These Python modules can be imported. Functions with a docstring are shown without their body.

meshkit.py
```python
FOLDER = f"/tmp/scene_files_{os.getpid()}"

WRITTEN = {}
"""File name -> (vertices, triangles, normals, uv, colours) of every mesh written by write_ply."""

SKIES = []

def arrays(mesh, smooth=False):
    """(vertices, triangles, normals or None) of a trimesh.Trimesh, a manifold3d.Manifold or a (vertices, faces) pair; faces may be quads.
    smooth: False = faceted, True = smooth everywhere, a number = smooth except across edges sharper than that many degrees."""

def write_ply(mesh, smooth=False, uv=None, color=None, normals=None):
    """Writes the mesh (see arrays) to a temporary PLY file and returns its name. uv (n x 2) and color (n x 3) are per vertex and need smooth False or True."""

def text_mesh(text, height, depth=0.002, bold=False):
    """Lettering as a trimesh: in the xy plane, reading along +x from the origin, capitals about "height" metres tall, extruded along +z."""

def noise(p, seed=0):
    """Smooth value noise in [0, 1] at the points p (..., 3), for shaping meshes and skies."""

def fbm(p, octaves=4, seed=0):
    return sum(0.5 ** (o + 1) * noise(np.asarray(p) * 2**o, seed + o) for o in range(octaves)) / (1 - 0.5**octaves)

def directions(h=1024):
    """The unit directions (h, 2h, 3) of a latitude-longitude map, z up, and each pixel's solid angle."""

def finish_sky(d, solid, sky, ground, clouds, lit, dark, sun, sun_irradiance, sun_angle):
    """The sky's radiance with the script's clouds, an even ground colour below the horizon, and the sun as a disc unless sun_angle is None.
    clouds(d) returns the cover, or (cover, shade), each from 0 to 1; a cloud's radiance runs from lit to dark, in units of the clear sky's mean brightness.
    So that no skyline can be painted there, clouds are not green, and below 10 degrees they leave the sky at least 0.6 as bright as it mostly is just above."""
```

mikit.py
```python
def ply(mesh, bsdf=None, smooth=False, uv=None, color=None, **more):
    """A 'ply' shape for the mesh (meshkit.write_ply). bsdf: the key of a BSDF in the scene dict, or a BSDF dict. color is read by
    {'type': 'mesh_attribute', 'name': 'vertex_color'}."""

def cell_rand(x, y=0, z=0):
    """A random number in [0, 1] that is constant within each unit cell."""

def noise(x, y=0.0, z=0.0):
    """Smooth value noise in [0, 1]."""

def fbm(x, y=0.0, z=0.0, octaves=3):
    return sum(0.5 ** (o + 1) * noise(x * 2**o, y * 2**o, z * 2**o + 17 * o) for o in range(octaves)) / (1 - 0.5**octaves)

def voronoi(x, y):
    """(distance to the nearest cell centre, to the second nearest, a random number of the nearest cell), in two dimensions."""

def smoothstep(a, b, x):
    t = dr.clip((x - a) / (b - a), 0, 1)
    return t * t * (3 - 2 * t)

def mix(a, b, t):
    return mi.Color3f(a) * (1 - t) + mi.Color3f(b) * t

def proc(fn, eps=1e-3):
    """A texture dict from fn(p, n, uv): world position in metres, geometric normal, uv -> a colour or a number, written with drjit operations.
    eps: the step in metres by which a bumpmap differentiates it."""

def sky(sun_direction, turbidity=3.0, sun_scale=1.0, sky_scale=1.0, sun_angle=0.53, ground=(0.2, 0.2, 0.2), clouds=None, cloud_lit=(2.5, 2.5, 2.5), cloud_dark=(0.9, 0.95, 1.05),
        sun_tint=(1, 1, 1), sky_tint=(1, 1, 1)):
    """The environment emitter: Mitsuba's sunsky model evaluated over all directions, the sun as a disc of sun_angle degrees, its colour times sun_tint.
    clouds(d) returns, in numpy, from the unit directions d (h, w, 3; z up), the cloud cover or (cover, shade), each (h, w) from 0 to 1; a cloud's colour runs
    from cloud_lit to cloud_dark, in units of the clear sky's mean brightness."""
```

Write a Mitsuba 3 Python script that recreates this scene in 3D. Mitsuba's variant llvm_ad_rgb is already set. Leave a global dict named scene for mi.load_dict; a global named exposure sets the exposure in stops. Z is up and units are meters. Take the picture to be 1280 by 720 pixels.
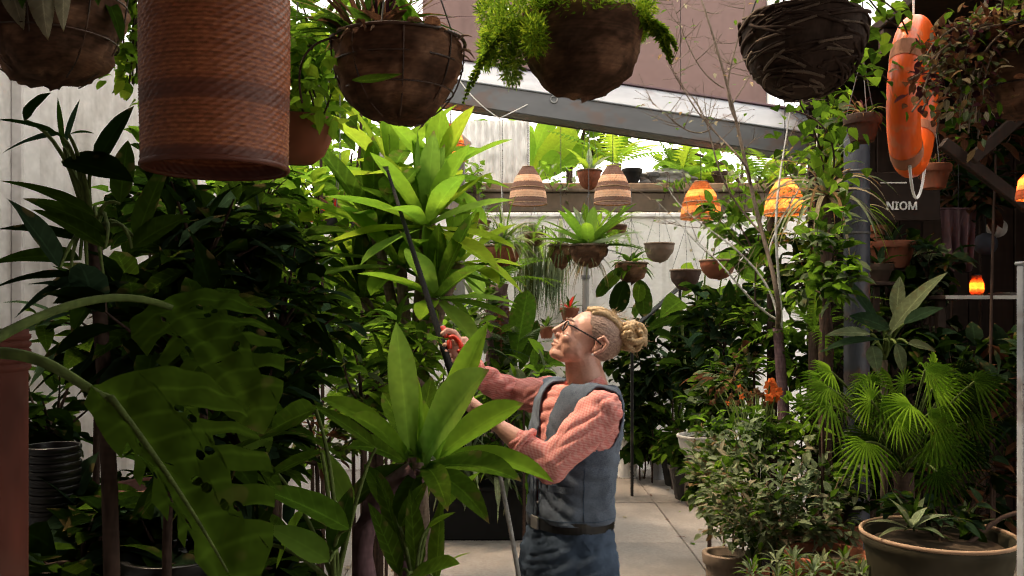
import math
import numpy as np, trimesh, manifold3d as m3, mitsuba as mi, drjit as dr, mikit, meshkit
from shapely.geometry import Polygon
import scipy.sparse as sp

# ------------------------------------------------------------------ camera, sky, exposure
F = 1108.0                      # focal length in pixels of a 1280 wide frame
HZ = 390.0                      # row of the eye level in the 720 high frame
EYE = 1.6
T = mi.ScalarTransform4f
scene, labels = {}, {}
scene['camera'] = {'type': 'perspective', 'fov': 2 * math.degrees(math.atan(640 / F)), 'fov_axis': 'x',
                   'principal_point_offset_y': -(HZ - 360) / 720.0, 'near_clip': 0.05, 'far_clip': 400.0,
                   'to_world': T().look_at(origin=[0, 0, EYE], target=[0, 1, EYE], up=[0, 0, 1])}
scene['sky'] = mikit.sky((-0.42, 0.10, 0.88), turbidity=3, sun_scale=0.3, sun_angle=10,
                         clouds=lambda d: 1.0, cloud_lit=(2.62, 2.5, 2.28), sun_tint=(1.1, 1.0, .86))
exposure = 3.42

# ------------------------------------------------------------------ helpers
def P(px, py, Y):
    """The point that lies Y metres in front and is seen at this place of the 1280 x 720 frame."""
    return np.array([(px - 640) / F * Y, Y, EYE + (HZ - py) / F * Y])
def S(px, Y): return px * Y / F
UP = np.array([0, 0, 1.0])
def nz(v):
    v = np.asarray(v, float); return v / np.maximum(np.linalg.norm(v, axis=-1, keepdims=True), 1e-9)
used = {}
def numbered(name):
    n = used.get(name, 0); used[name] = n + 1
    return name if n == 0 else f'{name}_{n:03d}'
def thing(name, label, cat, group=None):
    key = numbered(name); labels[key] = {'label': label, 'category': cat}
    if group: labels[key]['group'] = group
    return key
def put(key, m, bsdf, smooth=True):
    """m: (vertices, triangles, uv) or a trimesh with a tone"""
    v, f, uv = m
    scene[key] = mikit.ply((v, f), bsdf, smooth=smooth, uv=uv)
    return key
def part(parent, name, m, bsdf, smooth=True, stuff=False, label=None):
    key = numbered(parent + '__' + name); put(key, m, bsdf, smooth)
    if stuff or label:
        labels[key] = {}
        if stuff: labels[key]['kind'] = 'stuff'
        if label: labels[key]['label'] = label
    return key
def struct(name, m, bsdf, smooth=False):
    key = numbered(name); put(key, m, bsdf, smooth); labels[key] = {'kind': 'structure', 'label': name.replace('_', ' ')}
    return key
def toned(mesh, tone=0, angle=30):
    """trimesh or manifold -> arrays with a constant uv; edges sharper than angle are split"""
    if hasattr(mesh, 'to_mesh'):
        q = mesh.to_mesh(); mesh = trimesh.Trimesh(q.vert_properties[:, :3], q.tri_verts, process=False)
    if angle is not None:
        mesh = trimesh.graph.smooth_shade(mesh, angle=math.radians(angle), facet_minarea=None)
    v = np.array(mesh.vertices); return v, np.array(mesh.faces), np.tile([tone + 0.5, 0.3], (len(v), 1))
def join(ms):
    vs, fs, us, k = [], [], [], 0
    for v, f, u in ms:
        vs.append(v); fs.append(np.asarray(f) + k); us.append(u); k += len(v)
    return np.vstack(vs), np.vstack(fs), np.vstack(us)
def move(m, R=None, t=(0, 0, 0), s=1.0):
    v = np.asarray(m[0]) * s
    if R is not None: v = v @ np.asarray(R).T
    return v + np.asarray(t), m[1], m[2]
def rotz(a): c, s = math.cos(a), math.sin(a); return np.array([[c, -s, 0], [s, c, 0], [0, 0, 1.0]])
def rotx(a): c, s = math.cos(a), math.sin(a); return np.array([[1, 0, 0], [0, c, -s], [0, s, c]])
def roty(a): c, s = math.cos(a), math.sin(a); return np.array([[c, 0, s], [0, 1, 0], [-s, 0, c]])
def grid_faces(n, m, wrap=False):
    i, j = np.meshgrid(np.arange(n - 1), np.arange(m if wrap else m - 1), indexing='ij'); j2 = (j + 1) % m
    a, b, c, d = i * m + j, i * m + j2, (i + 1) * m + j2, (i + 1) * m + j
    return np.vstack([np.stack([a, b, c], -1).reshape(-1, 3), np.stack([a, c, d], -1).reshape(-1, 3)])
def box(c, size, tone=0, bevel=0.0, R=None):
    x, y, z = np.asarray(size, float) / 2
    if bevel > 0:
        b = min(bevel, x * .9, y * .9, z * .9)
        pts = [(sx * (x - (0 if k == 0 else b)), sy * (y - (0 if k == 1 else b)), sz * (z - (0 if k == 2 else b)))
               for sx in (-1, 1) for sy in (-1, 1) for sz in (-1, 1) for k in range(3)]
        m = trimesh.convex.convex_hull(np.array(pts))
    else: m = trimesh.creation.box(2 * np.array([x, y, z]))
    v, f, u = toned(m, tone, 20)
    if R is not None: v = v @ np.asarray(R).T
    return v + np.asarray(c, float), f, u
def bez(p0, p1, p2, n):
    t = np.linspace(0, 1, n)[:, None]; return (1 - t) ** 2 * p0 + 2 * t * (1 - t) * p1 + t * t * p2
def spline(pts, n):
    from scipy.interpolate import CubicSpline
    pts = np.asarray(pts, float); t = np.r_[0, np.cumsum(np.linalg.norm(np.diff(pts, axis=0), axis=1))]
    return CubicSpline(t, pts)(np.linspace(0, t[-1], n)) if len(pts) > 2 else np.linspace(pts[0], pts[1], n)
def tube(c, r, sides=6, tone=0):
    c = np.asarray(c, float); n = len(c); r = np.broadcast_to(np.asarray(r, float), n)
    t = nz(np.gradient(c, axis=0)); a = np.cross(t, [0.31, 0.22, 0.92]); bad = np.linalg.norm(a, axis=1) < 0.05
    a[bad] = np.cross(t[bad], [1, 0, 0]); a = nz(a); b = np.cross(t, a)
    th = np.arange(sides) * 2 * math.pi / sides
    ring = a[:, None] * np.cos(th)[None, :, None] + b[:, None] * np.sin(th)[None, :, None]
    v = (c[:, None] + ring * r[:, None, None]).reshape(-1, 3)
    k = np.arange(sides); k2 = (k + 1) % sides
    f = np.vstack([grid_faces(n, sides, True), np.stack([k2, k, k * 0 + n * sides], 1), np.stack([(n - 1) * sides + k, (n - 1) * sides + k2, k * 0 + n * sides + 1], 1)])
    v = np.vstack([v, c[:1], c[-1:]])
    u = np.column_stack([np.full(len(v), tone + 0.5), np.r_[np.repeat(np.linspace(0, 1, n), sides), 0, 1]])
    return v, f, u
def lathe(prof, seg=32, tone=0, uvscale=None):
    """prof: (r, z) rows from the outside bottom up and over to the inside; uv = turn, height along the profile in metres"""
    prof = np.asarray(prof, float); n = len(prof); th = np.arange(seg + 1) * 2 * math.pi / seg
    v = np.stack([prof[:, :1] * np.cos(th), prof[:, :1] * np.sin(th), np.repeat(prof[:, 1:], seg + 1, 1)], -1).reshape(-1, 3)
    s = np.r_[0, np.cumsum(np.linalg.norm(np.diff(prof, axis=0), axis=1))]
    u = np.stack([np.full((n, seg + 1), tone + .5) if uvscale is None else np.tile(np.arange(seg + 1) / seg * uvscale, (n, 1)), np.repeat(s[:, None], seg + 1, 1)], -1).reshape(-1, 2)
    return v, grid_faces(n, seg + 1), u
def pot(r, h, r2=None, rim=0.012, tone=0, wall=0.008, seg=28, depth=None):
    r2 = r * .72 if r2 is None else r2; d = h * .8 if depth is None else depth; q = r2 + (r - r2) * (h - d) / h - wall
    return lathe([(0, 0), (r2 * .97, 0), (r2, .004), (r, h - 3.2 * rim), (r + rim * .8, h - 3.1 * rim), (r + rim, h - .3 * rim), (r + rim * .7, h), (r - wall * .4, h), (r - wall, h - .005), (q, h - d * .18), (0.0, h - d * .15)], seg, tone)
def displace(m, amp, freq, seed=0, octaves=3):
    v, f, u = m; tm = trimesh.Trimesh(v, f, process=False)
    n = meshkit.arrays((v, f), True)[2]; d = 0
    for o in range(octaves): d = d + (meshkit.noise(v * freq * 2 ** o, seed + o) - .5) * .5 ** o
    return v + n * (d * 2 * amp)[:, None], f, u

# ------------------------------------------------------------------ leaves
PROF = {'lance': ([0, .08, .25, .45, .7, .9, 1], [.1, .45, .9, 1, .7, .25, 0]),
        'agave': ([0, .12, .3, .52, .72, .88, 1], [.58, .54, .80, 1, .90, .50, 0.0]),
        'strap': ([0, .15, .5, .8, 1], [.75, 1, 1, .75, 0]),
        'ovate': ([0, .06, .2, .4, .65, .88, 1], [.05, .5, .9, 1, .8, .33, 0]),
        'heart': ([0, .03, .12, .3, .6, .88, 1], [.25, .8, 1, .97, .66, .22, 0]),
        'paddle': ([0, .1, .3, .6, .85, .95, 1], [.12, .5, .85, 1, .85, .5, 0]),
        'blade': ([0, .3, .7, 1], [1, .85, .55, 0])}
def blade(c, w, hint, fold=.25, tone=2, prof='lance', across=5, wave=0.0, ph=0.0):
    """a leaf along the curve c with half width w, turned so that its upper face looks towards hint"""
    c = np.asarray(c, float); n = len(c); t = nz(np.gradient(c, axis=0)); hint = nz(hint)
    side = np.cross(t, hint); L = np.linalg.norm(side, axis=1)
    if L.min() < .12: side = side + np.cross(t, nz(hint + np.array([.55, .4, .2]))) * .4
    side = nz(side); nr = np.cross(side, t)
    q = np.linspace(0, 1, n); ww = np.interp(q, *PROF[prof]) * w
    u = np.linspace(-1, 1, across)
    lift = fold * np.abs(u)[None] ** 1.3 + wave * np.sin(q[:, None] * 9 + ph + u[None] * 1.5) * np.abs(u)[None]
    v = c[:, None] + side[:, None] * (u[None, :] * ww[:, None])[..., None] * math.sqrt(max(.2, 1 - .6 * fold * fold)) + nr[:, None] * (lift * ww[:, None])[..., None]
    uv = np.stack([np.tile(tone + .02 + .96 * (u + 1) / 2, (n, 1)), np.repeat(q[:, None], across, 1)], -1)
    return v.reshape(-1, 3), grid_faces(n, across), uv.reshape(-1, 2)
def leaf_to(b, tip, w, bow=.12, hint=(0, -.5, .85), prof='agave', fold=.3, tone=4, n=11, across=5, wave=0, bowdir=UP, ph=0):
    b, tip = np.asarray(b, float), np.asarray(tip, float)
    return blade(bez(b, (b + tip) / 2 + np.asarray(bowdir) * bow * np.linalg.norm(tip - b), tip, n), w, hint, fold, tone, prof, across, wave, ph)
def curve(b, d, L, droop, n=9):
    d = nz(np.asarray(d, float)); p = [np.asarray(b, float)]
    for i in range(n - 1):
        p.append(p[-1] + d * L / (n - 1)); d = nz(d + np.array([0, 0, -droop / (n - 1)]))
    return np.array(p)
def leafd(b, d, L, w, droop=.6, hint=None, prof='lance', fold=.25, tone=2, n=7, across=3, wave=0, ph=0):
    d = nz(np.asarray(d, float)); c = curve(b, d, L, droop, n)
    if hint is None: hint = UP + .15 * d if abs(d[2]) < .8 else np.array([d[0] + .01, d[1], -.3]) * -1
    return blade(c, w, hint, fold, tone, prof, across, wave, ph)
def frond(b, d, L, wl, npin=16, droop=.8, tone=2, hint=None, lean=.5, pw=.09, taper=True):
    """a fern or palm frond: one connected sheet, leaflets grown from a thin rachis"""
    c = curve(b, d, L, droop, npin + 2); t = nz(np.gradient(c, axis=0)); side = np.cross(t, UP if hint is None else nz(hint))
    if np.linalg.norm(side, axis=1).min() < .1: side = np.cross(t, [.6, -.7, .3])
    side = nz(side); nr = np.cross(side, t); q = np.linspace(0, 1, npin + 2); rw = .006 * L * (1.2 - q)
    v = [c + side * rw[:, None], c - side * rw[:, None]]; n = npin + 2; uv = [np.column_stack([np.full(n, tone + .5), q])] * 2
    f = []
    for i in range(n - 1): f += [(i, i + 1, n + i + 1), (i, n + i + 1, n + i)]
    tips, k = [], 2 * n
    for i in range(1, n - 1):
        l = wl * (math.sin(math.pi * (.12 + .86 * q[i])) ** .7 if taper else 1.0) * (1.0 if q[i] > .15 else .55)
        for s, off in ((1, 0), (-1, n)):
            dd = nz(side[i] * s + t[i] * lean - UP * .22 + nr[i] * .12)
            base = c[i] + side[i] * s * rw[i]; midp = base + dd * l * .45 + t[i] * pw * l * 1.0; mid2 = base + dd * l * .45 - t[i] * pw * l * .6
            tips += [midp, mid2, base + dd * l - UP * l * .12]
            a0, a1 = off + i, off + i + 1
            f += [(a0, a1, k), (a0, k, k + 1), (k, k + 1, k + 2)]; k += 3
            uv.append(np.array([[tone + .35, q[i]], [tone + .65, q[i]], [tone + .42, q[i]]]))
    return np.vstack(v + [np.array(tips)]), np.array(f), np.vstack(uv)
def fan(b, d, R, nl=16, tone=2, hint=None, spread=300, pw=.1, droop=.25):
    """a fan palm leaf: pleated fingers joined at the hub, on a petiole end b with direction d"""
    d = nz(d); hint = nz(hint if hint is not None else (0, -.4, .9)); side = nz(np.cross(d, hint)); nr = np.cross(side, d)
    v, uv, f = [np.asarray(b, float)], [[tone + .5, 0]], []
    for i in range(nl):
        a = math.radians(spread) * ((i + .5) / nl - .5); da = math.radians(spread) / nl * .5
        dirn = lambda x: d * math.cos(x) + side * math.sin(x)
        l = R * (.72 + .28 * math.cos(a * .55)); k = len(v)
        for fr, wd, lift in ((.34, 1.0, 0), (.72, .62, 0)):
            e = b + dirn(a) * l * fr - UP * droop * l * fr ** 2
            wv = math.tan(da) * l * min(fr, .36) * wd * .9
            s2 = dirn(a + math.pi / 2)
            v += [e - s2 * wv, e + nr * .012 * R * 3, e + s2 * wv]; uv += [[tone + .2, fr], [tone + .5, fr], [tone + .8, fr]]
        v.append(b + dirn(a) * l - UP * droop * l); uv.append([tone + .5, 1])
        f += [(0, k, k + 1), (0, k + 1, k + 2), (k, k + 3, k + 4), (k, k + 4, k + 1), (k + 1, k + 4, k + 5), (k + 1, k + 5, k + 2), (k + 3, k + 6, k + 4), (k + 4, k + 6, k + 5)]
    return np.array(v), np.array(f), np.array(uv)
def rng_dir(r, lo=-.2, hi=1.0):
    a = r.uniform(0, 2 * math.pi); z = r.uniform(lo, hi); q = math.sqrt(max(0, 1 - z * z)); return np.array([q * math.cos(a), q * math.sin(a), z])
def pick(r, tones): return tones if np.isscalar(tones) else int(r.choice(tones))

# ------------------------------------------------------------------ plant builders (each adds parts to a thing)
def rosette(t, c, n, L, w, r, tone=4, lo=5, hi=80, prof='agave', fold=.35, droop=.5, yaw=None, stuff=False, across=5, nseg=10, r0=.015, name='leaf'):
    ms = []
    for i in range(n):
        q = i / max(1, n - 1); el = math.radians(hi + (lo - hi) * q + r.uniform(-8, 8)); az = i * 2.39996 + r.uniform(-.25, .25)
        if yaw is not None: az = yaw[0] + (az % (2 * math.pi)) / (2 * math.pi) * (yaw[1] - yaw[0])
        d = np.array([math.cos(az) * math.cos(el), math.sin(az) * math.cos(el), math.sin(el)])
        l = L * r.uniform(.75, 1.08) * (.7 + .3 * min(1, q * 2 + .2))
        hint = UP * math.cos(el) - np.array([math.cos(az), math.sin(az), 0]) * math.sin(el) * .9 + np.array([0, 0, .05])
        m = leafd(np.asarray(c) + d * r0, d, l, w * r.uniform(.8, 1.1), droop, hint, prof, fold, pick(r, tone), nseg, across, .06, r.uniform(0, 6))
        if stuff: ms.append(m)
        else: part(t, name, m, 'leaf')
    if stuff: part(t, 'foliage', join(ms), 'leaf', stuff=True)
def grassy(t, c, n, L, w, r, tone=2, lo=10, hi=85, droop=1.6, name='foliage', nseg=8):
    ms = []
    for i in range(n):
        el = math.radians(r.uniform(lo, hi)); az = r.uniform(0, 2 * math.pi); d = np.array([math.cos(az) * math.cos(el), math.sin(az) * math.cos(el), math.sin(el)])
        ms.append(leafd(np.asarray(c) + d * .01 + r.normal(0, .012, 3) * [1, 1, 0], d, L * r.uniform(.5, 1.1), w * r.uniform(.7, 1.2), droop * r.uniform(.6, 1.3), None, 'blade', .4, pick(r, tone), nseg, 3))
    part(t, name, join(ms), 'leaf', stuff=True)
def fern(t, c, n, L, wl, r, tone=2, lo=10, hi=75, droop=1.2, npin=16, yaw=None, pw=.09):
    for i in range(n):
        el = math.radians(r.uniform(lo, hi)); az = (i * 2.39996 + r.uniform(-.3, .3)) % (2 * math.pi)
        if yaw is not None: az = yaw[0] + az / (2 * math.pi) * (yaw[1] - yaw[0])
        d = np.array([math.cos(az) * math.cos(el), math.sin(az) * math.cos(el), math.sin(el)])
        part(t, 'frond', frond(c, d, L * r.uniform(.7, 1.1), wl, npin, droop * r.uniform(.7, 1.3), pick(r, tone), pw=pw), 'leaf', smooth=False)
def inside(r, c, rad):
    while True:
        q = r.uniform(-1, 1, 3)
        if .15 < q @ q < 1: return np.asarray(c) + q * rad
def shrub(t, base, c, rad, n, L, w, r, tone=(1, 2), twigs=12, prof='ovate', droop=.7, trunk=.012, stone=0, per=6, single=False, fold=.25, spread=None, nseg=5, across=3, down=0.0):
    """stems from the base into the crown round c (radii rad), leaves clustered along the twig ends"""
    c, rad, base = np.asarray(c, float), np.asarray(rad, float), np.asarray(base, float)
    fork = np.array([base[0] * .3 + c[0] * .7, base[1] * .3 + c[1] * .7, max(c[2] - rad[2] * .7, base[2] + .03)]); tw, lv = [], []
    part(t, 'stem', tube(bez(base, base * .5 + fork * .5 + r.normal(0, .02, 3), fork, 8), np.linspace(trunk, trunk * .7, 8), 7, stone), 'bark')
    ends = []
    for i in range(twigs):
        e = inside(r, c, rad); m = (fork + e) / 2 + r.normal(0, .18, 3) * rad; cc = bez(fork, m, e, 8)
        tw.append(tube(cc, np.linspace(trunk * .55, trunk * .14, 8), 5, stone)); ends.append(cc)
    part(t, 'twig', join(tw), 'bark', stuff=True)
    for i in range(n):
        cc = ends[i % twigs]; s = r.uniform(.45, 1.0); k = min(7, int(s * 8.6)); b = cc[k] + r.normal(0, spread if spread is not None else .10, 3) * rad
        d = nz(rng_dir(r, -.3 - down, .8 - down) + nz(b - c) * .7)
        lv.append(leafd(b, d, L * r.uniform(.6, 1.15), w * r.uniform(.7, 1.1), droop, nz(UP + r.normal(0, .35, 3)), prof, fold, pick(r, tone), nseg, across))
    if single or (L * F / max(c[1], .5) > 55 and n <= 300):
        for m in lv: part(t, 'leaf', m, 'leaf')
    else: part(t, 'foliage', join(lv), 'leaf', stuff=True)
def vine(t, pts, n, L, w, r, tone=(2, 3), prof='heart', jitter=.03, thick=.003, wood=0):
    c = spline(pts, 24); part(t, 'stem', tube(c, thick, 5, wood), 'bark'); lv = []
    for i in range(n):
        b = c[int(r.integers(0, 24))]; d = nz(r.normal(0, 1, 3) + [0, -.4, -.3]); e = b + d * L * .5 * r.uniform(.3, 1)
        lv.append(leafd(e + r.normal(0, jitter, 3), d, L * r.uniform(.6, 1.2), w * r.uniform(.7, 1.1), .8, nz([r.normal(0, .5), -.6, .8]), prof, .2, pick(r, tone), 5, 3))
    part(t, 'foliage', join(lv), 'leaf', stuff=True)

# ------------------------------------------------------------------ materials
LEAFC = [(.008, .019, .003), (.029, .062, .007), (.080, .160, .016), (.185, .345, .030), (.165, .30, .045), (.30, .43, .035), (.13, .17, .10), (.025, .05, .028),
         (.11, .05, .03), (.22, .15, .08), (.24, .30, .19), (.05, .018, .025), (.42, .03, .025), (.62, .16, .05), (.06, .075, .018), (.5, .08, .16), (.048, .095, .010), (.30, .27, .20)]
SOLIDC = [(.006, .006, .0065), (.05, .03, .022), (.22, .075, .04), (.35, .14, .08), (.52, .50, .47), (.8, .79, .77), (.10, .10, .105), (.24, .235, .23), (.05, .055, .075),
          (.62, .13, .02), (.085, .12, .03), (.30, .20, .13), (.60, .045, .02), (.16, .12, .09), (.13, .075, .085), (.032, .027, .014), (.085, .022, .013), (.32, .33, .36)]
def palette(cols):
    ch = [mi.Float([c[k] for c in cols]) for k in range(3)]
    def get(i):
        i = mi.UInt32(dr.clip(i, 0, len(cols) - 1)); return mi.Color3f(*[dr.gather(mi.Float, a, i) for a in ch])
    return get
LP, SP = palette(LEAFC), palette(SOLIDC)
def fr(x): return x - dr.floor(x)
def leaf_fn(p, n, uv):
    k = dr.floor(uv.x); a = dr.abs(uv.x - k - .5) * 2; base = LP(k)
    mid = mikit.smoothstep(.10, .02, a); soft = dr.select((k > 2.5) & (k < 5.5), .25, 1.0); vein = mikit.smoothstep(.34, .5, dr.abs(fr(uv.y * 8 - a * 1.1) - .5)) * .16 * soft * dr.select((k > 15.5) & (k < 16.5), 3.2, 1.0)
    big = mikit.noise(p.x * 5 + 3, p.y * 5, p.z * 5); fine = mikit.fbm(p.x * 60, p.y * 60, p.z * 60, 2)
    tint = mikit.mix((.8, .9, .85), (1.25, 1.1, .95), big)
    c = base * tint * (1.0 + (fine - .53) * .6 * (.35 + .65 * soft)) * (1 + mid * .55 * soft + vein)
    worn = mikit.smoothstep(.72, .82, mikit.noise(p.x * 34, p.y * 34, p.z * 34 + 9)) * mikit.smoothstep(.3, 1.0, a * .6 + uv.y * .6)
    tipb = mikit.smoothstep(.95, 1.0, uv.y + .05 * fine) * mikit.smoothstep(.4, .6, mikit.noise(p.x * 7, p.y * 7, p.z * 7)); return mikit.mix(c, (.20, .14, .06), dr.maximum(worn * .55 * soft, tipb * .8))
def solid_fn(p, n, uv):
    c = SP(dr.floor(uv.x)); g = mikit.fbm(p.x * 18, p.y * 18, p.z * 9, 3); s = mikit.smoothstep(.55, .8, mikit.fbm(p.x * 6 + 4, p.y * 6, p.z * 6, 3))
    return mikit.mix(c * (.62 + .76 * g), (.10, .085, .06), s * .3)
def bark_fn(p, n, uv):
    k = dr.floor(uv.x); g = mikit.fbm(p.x * 90, p.y * 90, p.z * 22, 3); ring = mikit.noise(p.x * 8, p.y * 8, p.z * 120)
    return SP(BARKI(k)) * (.45 + 1.1 * g) * (.8 + .4 * ring)
_bi = mi.UInt32([1, 13, 11, 4, 14, 10, 7])   # bark tones: 0 dark brown, 1 grey brown, 2 tan, 3 pale, 4 mauve brown, 5 green, 6 grey
def BARKI(k): return mi.Float(dr.gather(mi.UInt32, _bi, mi.UInt32(dr.clip(k, 0, 6))))
def coir_fn(p, n, uv):
    k = dr.floor(uv.x / 10); x = uv.x * 40; f1 = mikit.fbm(x * 1.0, uv.y * 60, k, 3); f2 = mikit.noise(x * .3 + f1 * 3, uv.y * 260, 5.0)
    a = mikit.smoothstep(.42, .66, mikit.fbm(p.x * 11, p.y * 11, p.z * 11, 3))
    c = mikit.mix((.055, .027, .017), (.26, .14, .085), a * .7 + f1 * .4)
    d2 = mikit.fbm(p.x * 70 + p.z * 30, p.y * 70, p.z * 120 - p.x * 40, 3); return mikit.mix(c * (.74 + .3 * f2), (.05, .03, .02), mikit.smoothstep(.5, .75, mikit.fbm(p.x * 7 + 2, p.y * 7, p.z * 9, 3)) * .6) * (.6 + .75 * d2)
def coir_h(p, n, uv): return mikit.fbm(p.x * 160, p.y * 160, p.z * 320, 3) * .5 + mikit.noise(uv.x * 90, uv.y * 400, 2.0) * .5
def wick_fn(p, n, uv):
    j = dr.floor(uv.y * 130); a = mikit.cell_rand(j, 3, 1); g = mikit.noise(uv.x * 60, j * 3.7, 1.0)
    band = mikit.smoothstep(.10, .115, uv.y) * mikit.smoothstep(.150, .135, uv.y); low = mikit.smoothstep(.03, .012, uv.y)
    c = mikit.mix((.22, .06, .024), (.34, .11, .045), a * .5 + g * .5)
    c = c * (.72 + .5 * mikit.noise(uv.x * 55, uv.y * 300, 2.0)) * (.78 + .4 * mikit.smoothstep(.1, .4, dr.abs(fr(uv.y * 124) - .5))); return mikit.mix(c, (.10, .03, .02), dr.maximum(band * .75, low * .9))
def wall_fn(p, n, uv):
    s = mikit.fbm(p.x * 1.7 + p.y * 1.3, p.y * 1.2, p.z * .8, 4); d = mikit.smoothstep(.5, .75, mikit.fbm(p.x * 5, p.y * 5, p.z * 2.2 + 7, 4)); q = mikit.fbm(p.x * 40, p.y * 40, p.z * 40, 2)
    crack = mikit.smoothstep(.035, .0, dr.abs(mikit.fbm(p.x * 3 + 2, p.y * 3, p.z * 3, 4) - .5))
    c = mikit.mix((.76, .74, .715), (.86, .845, .82), s) * (.92 + .16 * q)
    drip = mikit.smoothstep(.58, .8, mikit.fbm(p.x * 13, p.y * 13, p.z * .7 + 3, 3)) * mikit.smoothstep(.4, .6, mikit.noise(p.x * 1.7, p.y * 1.7, p.z * .6 + 2)); d = dr.maximum(d, drip * .9)
    return mikit.mix(mikit.mix(c, (.40, .37, .32), d * .35), (.25, .23, .2), crack * .10)
def shaded_paint_fn(p, n, uv):
    d = mikit.smoothstep(.42, .7, mikit.fbm(p.x * 4, p.y * 4, p.z * 1.6 + 7, 4)); v = mikit.smoothstep(.55, .8, mikit.fbm(p.x * 16, p.y * 16, p.z * 1.1, 3)); return wall_fn(p, n, uv) * mikit.mix((.62, .60, .60), (.36, .33, .31), d * .6 + v * .4)  # roof shade put into the left wall colour, with darker stains over it
def conc_fn(p, n, uv):
    s = mikit.fbm(p.x * 2.2, p.y * 2.2, p.z, 4); d = mikit.smoothstep(.48, .72, mikit.fbm(p.x * 1.1 + 5, p.y * 1.1, 3, 4)); q = mikit.fbm(p.x * 70, p.y * 70, p.z, 2)
    slab = mikit.cell_rand(dr.floor(uv.x), 1, 2)
    c = mikit.mix((.19, .170, .155), (.30, .27, .25), s) * (.85 + .3 * q) * (.86 + .22 * slab)
    return mikit.mix(c, (.13, .11, .095), d * .6)
def soil_fn(p, n, uv):
    return mikit.mix((.02, .015, .01), (.07, .05, .035), mikit.fbm(p.x * 30, p.y * 30, p.z * 30, 3))
def wood_fn(p, n, uv):
    g = mikit.fbm(p.x * 50, p.y * 50, p.z * 3, 3); h = mikit.fbm(p.x * 3, p.y * 3, p.z * 40, 2); r = mikit.cell_rand(dr.floor(uv.x), 5, 1)
    return mikit.mix((.014, .009, .007), (.050, .028, .02), g * .7 + h * .2) * (.6 + .8 * r)
def mauve_fn(p, n, uv):
    g = mikit.fbm(p.x * 1.5, p.y, p.z * 2.5, 4); q = mikit.fbm(p.x * 25, p.y * 25, p.z * 25, 3); w = mikit.smoothstep(.5, .8, mikit.fbm(p.x * 9, p.y, p.z * 1.2, 4))
    return mikit.mix((.15, .088, .078), (.235, .148, .135), g * .7 + q * .3) * (1 - .25 * w)
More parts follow.
